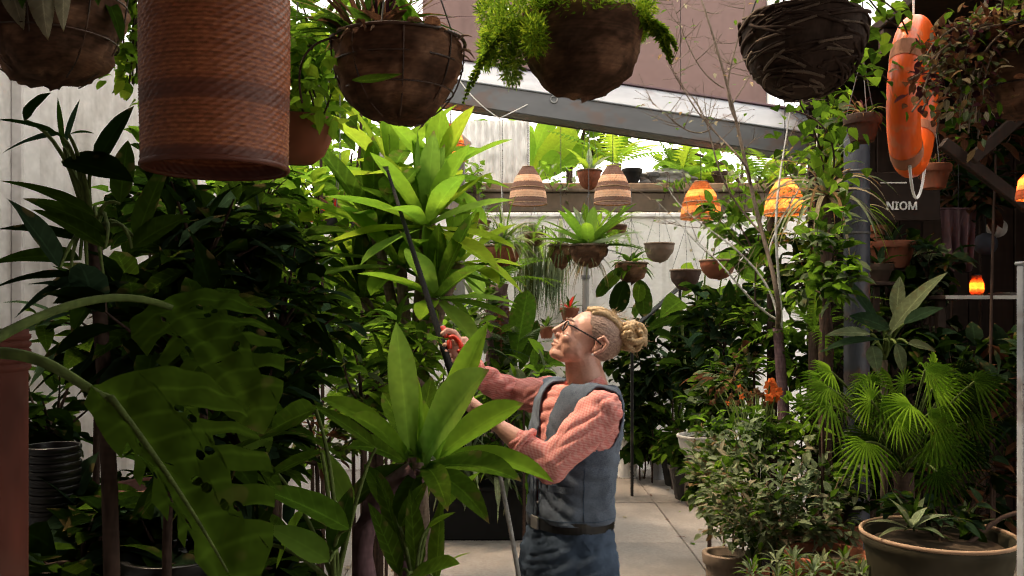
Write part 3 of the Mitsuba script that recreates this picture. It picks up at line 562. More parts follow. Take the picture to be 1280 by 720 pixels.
f2 = rotz(YAW) @ np.array([-1, 0, 0]); l2 = rotz(YAW) @ np.array([0, -1, 0]); nc = Q(738, 478)
for sgn in (1, -1):
    col = [nc - f2 * .062 + UP * .022, nc + l2 * sgn * .066 + UP * .018, nc + l2 * sgn * .052 + f2 * .055 - UP * .012, nc + l2 * sgn * .022 + f2 * .088 - UP * .042]
    cc = spline(col, 14); out = nz(cc - nc - UP * .02); v = np.vstack([cc, cc + out * .012 - UP * .030, cc + out * .010 - UP * .028 - out * .004, cc - out * .004]); n = 14
    f = np.vstack([np.array([[a * n + i, a * n + i + 1, (a + 1) * n + i + 1] for a in range(3) for i in range(n - 1)]), np.array([[a * n + i, (a + 1) * n + i + 1, (a + 1) * n + i] for a in range(3) for i in range(n - 1)])])
    part(PN, 'collar', (v, f, np.tile([.5, .3], (len(v), 1))), 'check')
for c, e, rr in ((cuffN, nW, .053), (cuffF, fW, .038)):
    d = nz(e - c); a = nz(np.cross(d, UP)); b = np.cross(d, a); th = np.linspace(0, 2 * math.pi, 22); part(PN, 'cuff', tube(c + np.outer(np.cos(th), a) * rr + np.outer(np.sin(th), b) * rr, .010, 8, 0), 'check')
# vest: a shell 9 mm over the shirt, cut out at the V neck and arm holes, doubled for thickness
tmesh = fine(union([loftm(torso_rows(.004, 482))] + tor[1:]), .010, 14); rayc = tmesh.ray; seg = 132; zC = zp(560); th = np.linspace(-math.pi, math.pi, seg); rowsv = [(z, 0.0) for z in np.linspace(zp(645), zC, 34)] + [(zC, e) for e in np.radians(np.linspace(1.5, 84, 58))]; nS_ = len(rowsv)
og = np.array([[xp(721), 3.0, z] for z, e in rowsv for _ in th]); dv = np.array([(f2 * math.cos(t_) + l2 * math.sin(t_)) * math.cos(e) + UP * math.sin(e) for z, e in rowsv for t_ in th])
V = og + dv * .1; loc, ri, _ = rayc.intersects_location(og, dv, multiple_hits=True); dist = np.full(len(og), .10); np.maximum.at(dist, ri, np.linalg.norm(loc - og[ri], axis=1))
D = dist.reshape(nS_, seg)
for _ in range(3): D[1:-1] = (D[:-2] + 2 * D[1:-1] + D[2:]) / 4; D = (np.roll(D, 1, 1) + 2 * D + np.roll(D, -1, 1)) / 4; D[:, 0] = D[:, -1] = (D[:, 0] + D[:, -1]) / 2
V = og + dv * (D.reshape(-1) + .014)[:, None]; low = np.clip((zp(612) - V[:, 2]) / .08, 0, 1); V += dv * (low * .006)[:, None]
fold_ = (1 - np.abs(2 * meshkit.noise(np.column_stack([V @ (l2 + UP * .9) * 5, V @ (f2 - UP * .4) * 5, V @ (UP + .6 * l2) * 20]), 12) - 1)) ** 3; V = V + dv * ((meshkit.noise(V * [22, 22, 16], 8) - .5) * .014 + (meshkit.noise(V * [55, 55, 30], 9) - .5) * .006 - (fold_ - .25) * .011 * np.clip((zp(520) - V[:, 2]) / .1 + .4, 0, 1))[:, None]; ctr = V - dv
rel = V - np.array([xp(721), 3.0, 0]); fF, lL, zZ = rel @ f2, rel @ l2, V[:, 2]; hh_ = np.clip((zZ - zp(572)) / (zp(486) - zp(572)), 0, 1.3); rn = V - nc; rn[:, 2] = 0
cutv = ((fF > 0) & (np.abs(lL) < .005 + .050 * hh_)) | ((np.linalg.norm(rn, axis=1) < .086) & (zZ > zp(496))) | ((fF / .088) ** 2 + ((np.abs(lL) - .205) / .060) ** 2 + ((zZ - zp(516)) / .115) ** 2 < 1)
gf = grid_faces(nS_, seg); keep = [f for f in gf if not cutv[f].any()]; R_ = np.array([[r[0], r[1], r[3], r[4], r[5]] for r in torso_rows(.016, 482)])
keep = np.array(keep); inn = V - dv * .006; shell = trimesh.Trimesh(np.vstack([V, inn]), np.vstack([keep, keep[:, ::-1] + len(V)]), process=False)
be = np.vstack([keep[:, [0, 1]], keep[:, [1, 2]], keep[:, [2, 0]]]); key = np.sort(be, 1); _, idx, cnt = np.unique(key, axis=0, return_index=True, return_counts=True); ed = be[idx[cnt == 1]]; n = len(V)
rim = np.vstack([np.column_stack([ed[:, 1], ed[:, 0], ed[:, 0] + n]), np.column_stack([ed[:, 1], ed[:, 0] + n, ed[:, 1] + n])])
fs = np.vstack([shell.faces, rim]); usedv = np.unique(fs); mp = np.zeros(2 * n, int); mp[usedv] = np.arange(len(usedv)); vv = np.array(shell.vertices)[usedv]
part(PN, 'vest', (vv, mp[fs], np.tile([.5, .3], (len(vv), 1))), 'denim')
vt = trimesh.Trimesh(vv, mp[fs], process=False)
def on_vest(ptsz, off=.002):
    """points (turn from the front in radians, z) laid on the vest"""
    o = np.array([[xp(721), 3.0, z] for _, z in ptsz]); d = np.array([f2 * math.cos(a_) + l2 * math.sin(a_) for a_, _ in ptsz]); loc, ri, _ = vt.ray.intersects_location(o, d, multiple_hits=True); best = np.full(len(o), .14); np.maximum.at(best, ri, np.linalg.norm(loc - o[ri], axis=1)); return o + d * (best + off)[:, None]
for sgn in (1, -1):
    part(PN, 'pocket_flap', (lambda g: (g, grid_faces(2, 12), np.tile([.5, .3], (24, 1))))(np.vstack([on_vest([(a_ * sgn, zp(598) + .004 * abs(a_ - .75)) for a_ in np.linspace(.45, 1.05, 12)], .005), on_vest([(a_ * sgn, zp(606)) for a_ in np.linspace(.45, 1.05, 12)], .006)])), 'denim')
    part(PN, 'seam', tube(on_vest([(1.25 * sgn, z) for z in np.linspace(zp(642), zp(575), 24)], .001), .0016, 5, 1), 'denim')
    part(PN, 'front_seam', tube(on_vest([(.13 * sgn, z) for z in np.linspace(zp(642), zp(580), 24)], .001), .0014, 5, 1), 'denim')
part(PN, 'hem_seam', tube(on_vest([(a_, zp(639)) for a_ in np.linspace(.1, 6.1, 90)], .001), .0014, 5, 1), 'denim')
for k_, py in enumerate((560, 592, 622)):
    z = zp(py); a = np.interp(z, R_[:, 0], R_[:, 2]); cx = np.interp(z, R_[:, 0], R_[:, 1]); q = np.array([cx, 3.0, z]) + f2 * (a + .006) + l2 * .012; bt_ = trimesh.creation.icosphere(1, .0055); bt_.apply_translation(q); part(PN, 'button', toned(bt_, 7, None), 'gloss')
# jeans, belt, shoes
jr = [(zp(py), xp(cx), 3.0, a, b, 2.3, YAW) for py, cx, a, b in ((735, 714, .118, .165), (715, 715, .138, .182), (695, 716, .142, .184), (670, 718, .136, .174), (650, 719, .128, .162), (642, 719, .125, .158))]
jm = [loftm(jr), chain((hipL + [0, 0, -.02], .106), (hipL * .5 + kneeL * .5, .090), (kneeL, .076), (ankL + [0, 0, .05], .066)), chain((hipR + [0, 0, -.02], .106), (hipR * .5 + kneeR * .5, .090), (kneeR, .076), (ankR + [0, 0, .05], .066))]
JN = part(PN, 'jeans', plain(rumple(fine(union(jm), .009, 8), .007, [18, 18, 24], 6), 1), 'denim')
th = np.linspace(0, 2 * math.pi, 60)
def hip_ring(py, off): z = zp(py); return np.array([[xp(718) + x * math.cos(YAW) - y * math.sin(YAW), 3.0 + x * math.sin(YAW) + y * math.cos(YAW), z] for x, y in zip((.127 + off) * np.sign(np.cos(th)) * np.abs(np.cos(th)) ** .87, (.161 + off) * np.sign(np.sin(th)) * np.abs(np.sin(th)) ** .87)])
b0, b1, b2, b3 = hip_ring(654, .006), hip_ring(641, .006), hip_ring(641, .0), hip_ring(654, .0); v = np.vstack([b0, b1, b2, b3, b0]); BL = part(PN, 'belt', (v, grid_faces(5, 60), np.tile([.5, .3], (len(v), 1))), 'gloss', False)
bq = np.array([xp(718), 3.0, zp(647)]) + f2 * .136; part(BL, 'buckle', box(bq, (.008, .045, .042), 7, .002, rotz(YAW)), 'steel', False)
for q_, sgn in ((l2, 1), (-l2, 1)):
    pa = np.array([xp(718), 3.0, zp(672)]) + q_ * .170 + f2 * .05; part(JN, 'pocket_seam', tube([pa + UP * .03 - q_ * .004, pa + q_ * .004 - f2 * .02, pa - UP * .05 + q_ * .004 - f2 * .05], .002, 5, 1), 'denim')
for an in (ankL, ankR):
    fw = nz(np.array([-.96, -.28, 0])); b = np.array([an[0], an[1], 0]); sm = hull((b - fw * .05 + UP * .035, .034), (b + fw * .02 + UP * .055, .042), (b + fw * .16 + UP * .032, .030), (b + fw * .03 + UP * .1, .034))
    part(PN, 'shoe', plain(fine(sm, .01, 5), 1), 'gloss')
# the long handled pruner held in both hands
PL = thing('pole_pruner', 'long dark pole pruner with a red grip held up in both hands', 'pruner')
tt = np.linspace(0, 1, 20)[:, None]; pc = pole_lo + (pole_hi - pole_lo) * tt
part(PL, 'shaft', tube(pc, np.interp(tt[:, 0], [0, .25, .5, 1], [.0135, .0125, .010, .0055]), 10, 0), 'matte')
part(PL, 'grip', tube(spline([pole_grip + pax * .005 + [.006, -.022, 0], pole_grip + pax * .05 + [.034, -.030, 0], pole_grip + pax * .02 + [.050, -.030, -.012], pole_grip - pax * .01 + [.03, -.026, -.0]], 16), .0085, 8, 12), 'gloss')
part(PL, 'collar', tube([pole_grip + pax * .048, pole_grip + pax * .085], .016, 12, 12), 'gloss')
part(PL, 'cutter', blade(bez(pole_hi - pax * .01, pole_hi + pax * .04 + [-.01, 0, .01], pole_hi + pax * .09 + [-.005, 0, 0], 8), .012, (0, -1, .2), 0, 7, 'lance')[:2] + (np.tile([6.5, 0], (40, 1)),), 'steel')

# ------------------------------------------------------------------ hanging things along the top
def bowl_prof(Rr, H, th=.012, pw=2.2, n=12):
    q = np.linspace(0, 1, n); r = Rr * (1 - (1 - q) ** pw) ** (1 / pw); o = np.column_stack([r, q * H]); i = np.column_stack([np.maximum(r - th, 0), q * H + (1 - q) * th * .9])[::-1]
    return np.vstack([[[0.0, 0.0]], o, [[Rr - th * .3, H + th * .5]], [[Rr - th, H]], i[i[:, 1] < H * .82], [[0, H * .70]]]) if False else np.vstack([o, [[Rr - th * .4, H + th * .4]], [[Rr - th, H - .002]], [[Rr - th * 1.3, H * .86]], [[0, H * .84]]])
def wires(t, c, rr, z, apex, tr=.0022, n=3, a0=.4, tone=6, hook=None):
    """n wires from the rim (radius rr, height z) to the apex, and one on to the hook"""
    for i in range(n):
        a = a0 + i * 2 * math.pi / n; part(t, 'hanger_wire', tube([c + [rr * math.cos(a), rr * math.sin(a), z], apex], tr, 5, tone), 'steel')
    if hook is not None: part(t, 'hook_wire', tube([apex, [apex[0], apex[1], hook]], tr * 1.2, 5, tone), 'steel')
def basket(t, c, Rr, H, mat='coir', k=0, amp=.012, frame=True, th=.014, pw=2.2, hookz=None, ring=True, frame_tone=1, tone=3, name='liner'):
    """c: middle of the bottom"""
    m = lathe(bowl_prof(Rr, H, th, pw, 16), 56, tone, None if mat != 'coir' else 1.0)
    if mat == 'coir': m = (m[0], m[1], m[2] + [k * 10, 0])
    m = displace(m, amp, 14, k); m = displace(m, amp * .35, 60, k + 5, 2); part(t, name, move(m, t=c), mat)
    if frame:
        q = np.linspace(.05, 1, 12); r = (Rr + .006) * (1 - (1 - q) ** pw) ** (1 / pw)
        for i in range(8):
            a = i * math.pi / 4 + .2; part(t, 'frame_rib', tube(np.column_stack([c[0] + r * math.cos(a), c[1] + r * math.sin(a), c[2] + q * H]), .0022, 5, frame_tone), 'steel')
        th_ = np.linspace(0, 2 * math.pi, 40)
        for qq in (.38, .7, 1.0):
            r1 = (Rr + .007) * (1 - (1 - qq) ** pw) ** (1 / pw); part(t, 'frame_ring', tube(np.column_stack([c[0] + r1 * np.cos(th_), c[1] + r1 * np.sin(th_), np.full(40, c[2] + qq * H)]), .0026 if qq < 1 else .005, 5, frame_tone), 'steel')
    if hookz is not None: wires(t, c, Rr, H, c + [0, 0, min(H + Rr * 2.6, hookz - c[2] - .1)], hook=hookz)
r = np.random.default_rng(21)
# 1 big dark basket top left, with pale shield fronds pressed to it
Y = 2.4; t = thing('hanging_basket', 'large dark coir basket overlapped by pale shield leaves hanging at the top left corner', 'hanging basket'); c = P(62, 110, Y)
basket(t, c, S(90, Y), S(150, Y), k=1, amp=.02, hookz=3.2, pw=2.4)
for (px, py, tx, ty, w) in ((60, 5, 72, 62, 15), (100, 8, 100, 74, 17), (20, 10, 30, 80, 17), (128, 10, 118, 64, 11)):
    part(t, 'shield_leaf', leaf_to(P(px, py - 12, Y) + [0, -.195, 0], P(tx, ty, Y) + [0, -.165, 0], S(w, Y), .1, (0, -1, .2), 'ovate', .25, 17, bowdir=(0, -1, 0)), 'leaf')
for i in range(10):
    a = P(r.uniform(0, 140), -10, Y) + [0, r.uniform(-.2, .15), 0]; part(t, 'leaf', leafd(a, [r.uniform(-.6, 1.0), -.3, r.uniform(-.2, .8)], .22, .025, 2.4, None, 'strap', .3, pick(r, [1, 2, 16]), 9, 3), 'leaf')
# fern strip that hangs between that basket and the drum
Y = 2.7; t = thing('trailing_creeper', 'bright green creeper hanging down between the dark basket and the drum shade', 'creeper'); c = P(164, -40, Y)
part(t, 'pot', move(pot(.10, .12, tone=2), t=c + [0, 0, -.02]), 'matte'); wires(t, c, .10, .1, c + [0, 0, .25], hook=3.21)
for i in range(9):
    a = c + [r.uniform(-.06, .07), r.uniform(-.08, .08), .08]; vine(t, [a, a + [r.uniform(-.02, .03), -.04, -.14], a + [r.uniform(-.02, .03), -.03, -.16 - r.uniform(.1, .34)]], 60, .05, .016, r, [2, 3, 3, 5], 'ovate', .022)
# 2 wicker drum
Y = 1.75; t = thing('drum_lampshade', 'large reddish brown woven wicker drum shade with a dark band', 'lampshade'); rr = S(88, Y); z0 = P(0, 210, Y)[2]; c = P(270, 210, Y); Hh = .50
seg, nr = 240, 110; q = np.linspace(0, 1, nr); th = np.linspace(0, 2 * math.pi, seg + 1)
def drum(rad, s):
    row = np.floor(q * 62); ph = (row % 2) * math.pi; rib = np.cos(((q * 62) % 1 - .5) * math.pi)
    d = .0022 * rib[:, None] * (1 + .7 * np.cos(th[None] * 40 + ph[:, None])) + .0012 * (meshkit.noise(np.stack([np.cos(th)[None] * 9 + 0 * q[:, None], np.sin(th)[None] * 9 + 0 * q[:, None], q[:, None] * 30 + 0 * th[None]], -1)) - .5)
    rr2 = (rad * (1 - .012 * np.cos(q * math.pi * 2))[:, None] + s * d); return np.stack([rr2 * np.cos(th), rr2 * np.sin(th), np.repeat((q * Hh)[:, None], seg + 1, 1)], -1)
for nm, rad, s, fl in (('woven_shell', rr, 1, 1), ('lining', rr - .006, -1, -1)):
    v = drum(rad, s).reshape(-1, 3) + c; uv = np.stack([np.tile(th / 6.283 * 2, (nr, 1)), np.repeat((q * Hh)[:, None], seg + 1, 1)], -1).reshape(-1, 2); part(t, nm, (v, grid_faces(nr, seg + 1)[:, ::fl], uv), 'wicker')
for zz_, nm in ((0.0, 'bottom_hoop'), (Hh, 'top_hoop')):
    a = np.linspace(0, 2 * math.pi, 60); m = tube(np.column_stack([c[0] + (rr - .003) * np.cos(a), c[1] + (rr - .003) * np.sin(a), np.full(60, c[2] + zz_)]), .0065, 8, 0); part(t, nm, (m[0], m[1], np.tile([.3, .0], (len(m[0]), 1))), 'wicker')
for i in range(3): a = i * 2.1; part(t, 'spider_arm', tube([c + [0, 0, Hh - .02], c + [rr * math.cos(a), rr * math.sin(a), Hh - .02]], .003, 5, 0), 'steel')
part(t, 'cord', tube([c + [0, 0, .34], [c[0], c[1], 3.12]], .004, 6, 0), 'gloss'); part(t, 'bulb', move(lathe([(0, 0), (.022, .006), (.03, .03), (.02, .06), (.014, .075), (0, .078)], 20, 4), t=c + [0, 0, .27]), 'gloss')
# 3 terracotta pot with lime creeper behind the drum
Y = 2.85; t = thing('terracotta_hanging_pot', 'smooth terracotta pot behind the drum shade with lime green creeper above', 'hanging pot'); c = P(372, 205, Y)
m = lathe([(0, 0), (.05, .002), (.085, .03), (.108, .08), (.115, .13), (.12, .14), (.112, .145), (.104, .13), (0, .12)], 36, 2); part(t, 'pot', move(m, t=c), 'matte'); wires(t, c, .112, .14, c + [0, 0, .5], hook=3.2)
for i in range(9):
    a = c + [r.uniform(-.08, .12), r.uniform(-.1, .08), .14]; vine(t, [a, a + [r.uniform(-.05, .08), -.03, .16], a + [r.uniform(-.1, .1), -.06, r.uniform(.2, .45)]], 46, .07, .028, r, [2, 3, 3, 5], 'heart', .03)
# 4 coir basket with wire frame and dry grasses
Y = 2.35; t = thing('coir_hanging_basket', 'wire framed coir basket with torn rim and dry grasses left of the tan fern basket', 'hanging basket'); c = P(498, 155, Y)
basket(t, c, S(80, Y), S(100, Y), k=2, amp=.013, hookz=3.2)
grassy(t, c + [-.05, 0, .2], 110, .34, .005, r, [9, 1, 2, 11, 8], 35, 88, .8); grassy(t, c + [-.1, -.03, .2], 40, .28, .011, r, [2, 1, 8], 20, 70, 1.2, 'grass')
for i in range(12): part(t, 'leaf', leafd(c + [r.uniform(-.12, .1), -.08, .2], [r.uniform(-1, .6), -.5, r.uniform(.2, 1)], .13, .022, .9, None, 'lance', .2, pick(r, [2, 3, 8]), 6, 3), 'leaf')
part(t, 'leaf', leaf_to(P(440, 100, 2.1), P(503, 92, 2.1), S(11, 2.1), -.1, (0, -.6, .6), 'lance', .2, 2), 'leaf')
vine(t, [c + [-.12, -.1, .2], c + [-.2, -.14, .16], c + [-.22, -.15, .02]], 16, .05, .02, r, [2, 3])
for i in range(26):
    a = r.uniform(0, 6.28); b = c + [S(80, Y) * math.cos(a), S(80, Y) * math.sin(a), S(97, Y)]; part(t, 'rim_fibre', tube(curve(b, [math.cos(a), math.sin(a), r.uniform(-.5, .9)], r.uniform(.02, .05), 1.5, 5), [.004, .004, .003, .002, .001], 5, 2), 'bark')
# 5 tan basket with asparagus fern
Y = 2.5; t = thing('tan_hanging_basket', 'tan brown coir basket with feathery asparagus fern at the top centre', 'hanging basket'); c = P(727, 125, Y)
basket(t, c, S(77, Y), S(100, Y), k=3, amp=.010, frame=False, pw=2.1, hookz=3.22)
def feathery(t, base, d, L, r, tone, n=26):
    cc = curve(base, d, L, 1.5, n); ms = [tube(cc, .0016, 4, 5)]; lv = []
    for i in range(3, n):
        for k_ in range(15):
            dd = nz(rng_dir(r, -.5, .7) + (cc[i] - cc[i - 1]) / L * n * .5); l = .036 * r.uniform(.5, 1.1) * (1.15 - i / n); b = cc[i]; e = b + dd * l; w = nz(np.cross(dd, [.3, .8, .5])) * .0034
            lv.append((np.array([b - w * .3, b + w * .3, b + dd * l * .5 + w, e, b + dd * l * .5 - w]), np.array([[0, 1, 2], [0, 2, 4], [2, 3, 4]]), np.tile([pick(r, tone) + .4, .5], (5, 1))))
    part(t, 'stem', ms[0], 'bark'); part(t, 'plume', join(lv), 'leaf', smooth=False, stuff=True)
def fluff(t, blobs, r, tone, n, l0=.02):
    """a soft mound of needle leaves: each blob is (centre, radii)"""
    lv = []
    for (cc, rad) in blobs:
        for i in range(n):
            q = inside(r, cc, rad); dd = nz(nz(q - cc) * .8 + r.normal(0, .6, 3) + [0, 0, .15]); l = l0 * r.uniform(.6, 1.5); w = nz(np.cross(dd, r.normal(0, 1, 3))) * .0022
            lv.append((np.array([q - w * .4, q + w * .4, q + dd * l * .5 + w, q + dd * l, q + dd * l * .5 - w]), np.array([[0, 1, 2], [0, 2, 4], [2, 3, 4]]), np.tile([pick(r, tone) + .4, .5], (5, 1))))
    part(t, 'foliage', join(lv), 'leaf', smooth=False, stuff=True)
fluff(t, [(P(*q[:2], Y + q[2]), np.array([S(q[3], Y), .08, S(q[4], Y)])) for q in ((628, 45, -.05, 24, 38), (655, 20, -.1, 34, 30), (690, 0, -.1, 45, 18), (615, 15, .05, 18, 30), (640, 78, -.03, 14, 28), (725, 6, -.13, 50, 18), (785, 10, -.06, 34, 20), (668, 45, -.16, 14, 22), (610, 60, .02, 9, 24), (800, 28, .02, 10, 22))], r, [3, 5, 3, 2, 5], 900)
for (bx, dx, dz, L) in ((-70, -1, -.5, .30), (-66, -.55, -.2, .24), (72, .6, -.4, .15), (70, .6, -.1, .14), (-74, -.8, -.4, .24), (60, .9, -.2, .16)): feathery(t, c + [S(bx, Y), -.05, S(94, Y)], [dx, -.1, dz], L, r, [3, 5, 2], 26)
# 6 dark woven basket with clover-like leaves
Y = 2.5; t = thing('dark_hanging_basket', 'dark woven vine basket with small green leaves behind the rim', 'hanging basket'); c = P(1004, 124, Y)
basket(t, c, S(76, Y), S(98, Y), k=4, amp=.008, frame=False, pw=2.1, hookz=3.22, mat='bark', tone=0, name='woven_bowl')
for i in range(150):
    q = r.uniform(.08, 1); a0 = r.uniform(0, 6.28); da = r.uniform(.5, 1.1); aa = np.linspace(a0, a0 + da, 9); zz_ = np.clip(q + np.linspace(0, r.uniform(-.25, .25), 9), .04, 1); rad = (S(76, Y) + .004) * (1 - (1 - zz_) ** 2.1) ** (1 / 2.1)
    part(t, 'vine_strand', tube(np.column_stack([c[0] + rad * np.cos(aa), c[1] + rad * np.sin(aa), c[2] + zz_ * S(98, Y)]), r.uniform(.003, .0055), 5, int(r.choice([0, 0, 1, 1]))), 'bark')
for k_ in range(7):
    a = c + [r.uniform(-.16, .15), r.uniform(-.1, .1), S(98, Y)]; vine(t, [a, a + [r.uniform(-.08, .08), -.03, .08], a + [r.uniform(-.2, .1), -.05, r.uniform(.02, .16)]], 22, .034, .016, r, [1, 2, 3], 'heart', .025)
# 7 basket at the right edge with dried plant spilling
Y = 2.35; t = thing('rusty_hanging_basket', 'brown basket with a dried russet plant spilling over its left side', 'hanging basket'); c = P(1290, 152, Y)
basket(t, c, S(74, Y), S(105, Y), k=5, amp=.012, hookz=3.2, frame=True)
for k_ in range(34):
    a = c + [-S(62, Y) + r.uniform(-.02, .06), r.uniform(-.12, .06), S(104, Y)]; e = P(r.uniform(1132, 1228), r.uniform(50, 178), Y - r.uniform(0, .15)); vine(t, [a, (a + e) / 2 + [0, 0, r.uniform(.01, .07)], e], 30, .034, .0095, r, [8, 8, 9, 11, 6, 17, 2], 'lance', .02, .0024, 1)
for k_ in range(6): a = c + [r.uniform(-.15, .1), -.1, S(104, Y)]; vine(t, [a, a + [.0, -.02, .08], a + [r.uniform(-.12, .1), -.03, .12]], 20, .04, .016, r, [2, 3, 9], 'heart', .03)
# 8 lifebuoy
Y = 3.2; t = thing('lifebuoy', 'orange lifebuoy with faded bands and a white rope hanging by the shed', 'lifebuoy'); cb = P(1142, 122, Y); Rm, rm = .222, .066; yw = math.radians(58); RB = rotz(yw) @ rotx(.06)
def buoy(a0, a1, rad, n=60, m=24, bulge=0):
    A_ = np.linspace(a0, a1, n); B_ = np.arange(m) * 2 * math.pi / m; v = np.stack([np.outer(np.cos(A_), Rm + rad * np.cos(B_)), np.outer(np.ones(n), rad * .82 * np.sin(B_)), np.outer(np.sin(A_), Rm + rad * np.cos(B_))], -1).reshape(-1, 3)
    return move((v, grid_faces(n, m, True), np.tile([.5, .3], (len(v), 1))), RB, cb)
part(t, 'ring', buoy(0, 2 * math.pi, rm, 90, 28), 'orange')
for i in range(4):
    a = math.radians(45 + 90 * i) + .35; m = buoy(a - .11, a + .11, rm + .002, 10, 28); part(t, 'band', (m[0], m[1], np.tile([3.5, .3], (len(m[0]), 1))), 'matte')
for (a0, a1) in ((.35 + math.radians(225), .35 + math.radians(315)), (.35 + math.radians(-45), .35 + math.radians(45))):
    q = np.linspace(0, 1, 22); rad = Rm + rm * 1.02 + np.sin(q * math.pi) * .055; aa = a0 + (a1 - a0) * q; pts = np.column_stack([np.cos(aa) * rad, q * 0 - .02, np.sin(aa) * rad]) @ RB.T + cb; pts[:, 2] -= np.sin(q * math.pi) * .02; part(t, 'rope', tube(pts, .0052, 7, 5), 'matte')
part(t, 'hanging_cord', tube([cb + [0, 0, Rm + .06], [cb[0], cb[1], 3.0]], .004, 6, 5), 'matte')
# small pots in the green near it
for i, (px, py, Y, rr_, tn, lab) in enumerate(((1078, 178, 3.5, .062, 1, 'small brown pot of withered stems hanging left of the lifebuoy'), (1168, 236, 4.4, .07, 2, 'small dark red pot in the shadow below the lifebuoy'))):
    t = thing('small_hanging_pot', lab, 'hanging pot'); c = P(px, py, Y); part(t, 'pot', move(pot(rr_, rr_ * 1.7, tone=tn), t=c), 'matte'); wires(t, c, rr_, rr_ * 1.7, c + [0, 0, .35], hook=2.93)
    grassy(t, c + [0, 0, rr_ * 1.5], 40, .12, .006, r, [8, 11, 9, 1], 0, 80, 2.2)
# four woven lamps along the back, one more half hidden at the left
scene['bulb_glow'] = {'type': 'principled', 'base_color': rgb((.8, .7, .5))}
for i, (px, py, w, hh, Y, pw_, lab) in enumerate(((660, 232, 47, 46, 6.6, .12, 'pale woven lamp above the spider plant, leftmost of the four in a row'), (766, 231, 47, 46, 6.6, .12, 'pale woven lamp second from left, in front of the hanging brown pot'), (876, 250, 50, 46, 6.3, 1.1, 'glowing orange banded woven lamp hung lowest, third in the row'), (981, 246, 50, 44, 4.9, 1.5, 'glowing orange woven lamp behind the bare branches'), (563, 178, 40, 44, 6.3, 1.2, 'orange woven lamp half hidden by the tall agave under the coir basket'))):
    t = thing('woven_lamp', lab, 'lamp', None); c = P(px, py + hh / 2, Y); rr_, H_ = S(w / 2, Y), S(hh, Y); q = np.linspace(0, 1, 40); rad = rr_ * np.interp(q, [0, .08, .35, .65, .85, 1], [1.0, .99, .93, .72, .5, .3]); sg = 96; th = np.linspace(0, 2 * math.pi, sg + 1)
    d = .003 * np.cos(th[None] * 28 + np.floor(q * 20)[:, None] * math.pi); rr3 = rad[:, None] + d; v = np.stack([rr3 * np.cos(th), rr3 * np.sin(th), np.repeat((q * H_)[:, None], sg + 1, 1)], -1).reshape(-1, 3) + c
    uv = np.stack([np.tile(th / 6.283, (40, 1)) + (6 if i < 2 else 0), np.repeat((q * H_)[:, None], sg + 1, 1) + .006 * i], -1).reshape(-1, 2); part(t, 'woven_shade', (v, grid_faces(40, sg + 1), uv), 'lamp_wicker')
    a = np.linspace(0, 2 * math.pi, 40)
    for zf, rf in ((0, 1.0), (.42, .9), (1, .3)): part(t, 'hoop', tube(np.column_stack([c[0] + rr_ * rf * np.cos(a), c[1] + rr_ * rf * np.sin(a), np.full(40, c[2] + zf * H_)]), .0045, 6, 2), 'bark')
    part(t, 'cord', tube([c + [0, 0, H_ * .8], [c[0], c[1], 3.3 if px < 900 else 2.95]], .003, 5, 0), 'gloss')
    bm = trimesh.creation.icosphere(2, .028); bm.apply_translation(c + [0, 0, H_ * .48]); b_ = toned(bm, 5, None); key = part(t, 'bulb', b_, 'bulb_glow'); scene[key]['emitter'] = {'type': 'area', 'radiance': rgb(np.array((1.0, .42, .10)) * pw_ * 8)}
t = thing('lamp_wire', 'thin steel wire strung between the beam and shed that carries the woven lamps', 'wire'); part(t, 'strand', tube([P(400, 100, 6.6) * [1, 1, 0] + [0, 0, 3.3], [P(930, 0, 6.2)[0], 6.2, 3.3]], .004, 6, 6), 'steel')
# hooks and string on the beam
t = thing('hanging_string', 'pale forked string slung from the sloping beam', 'string'); part(t, 'strand', tube(spline([P(574, 100, 5.7), P(600, 130, 5.7), P(624, 148, 5.7)], 8), .004, 5, 4), 'matte'); part(t, 'strand', tube(spline([P(664, 128, 5.85), P(645, 138, 5.75), P(624, 148, 5.7)], 8), .004, 5, 4), 'matte'); part(t, 'strand', tube([P(624, 148, 5.7), P(628, 268, 5.7)], .003, 5, 4), 'matte')
# pots hanging in the far half
def far_pot(name, lab, px, py, w, h, Y, mat='matte', tone=1, hookz=None, k=0, amp=.006):
    t = thing(name, lab, 'hanging pot', None); c = P(px, py + h / 2, Y); Rr, Hh_ = S(w / 2, Y), S(h, Y); m = displace(lathe(bowl_prof(Rr, Hh_, .012, 2.0, 12), 32, tone, 1.0 if mat == 'coir' else None), amp, 20, k)
    if mat == 'coir': m = (m[0], m[1], m[2] + [k * 10, 0])
    part(t, 'bowl', move(m, t=c), mat); a = np.linspace(0, 2 * math.pi, 36); part(t, 'rim', tube(np.column_stack([c[0] + Rr * np.cos(a), c[1] + Rr * np.sin(a), np.full(36, c[2] + Hh_)]), .008, 6, 1), 'bark')
    if hookz: wires(t, c, Rr, Hh_, c + [0, 0, Hh_ + Rr * 2.8], .0018, hook=hookz)
    return t, c + [0, 0, Hh_ * .85], Rr
t, c, R_ = far_pot('spider_plant_pot', 'reddish hanging bowl of arching spider plant under the leftmost pale lamp', 628, 321, 48, 26, 6.2, tone=2, hookz=3.3, k=1)
grassy(t, c, 110, .38, .010, r, [10, 2, 3, 17], 15, 85, 2.4); rosette(t, c, 20, .30, .024, r, [2, 3, 10], 20, 75, 'strap', .3, 1.6, nseg=8, across=3)
t, c, R_ = far_pot('fern_basket', 'grey coir bowl of upright bird nest fern fronds hung from the beam', 736, 321, 48, 28, 6.0, 'coir', hookz=3.35, k=2, amp=.012)
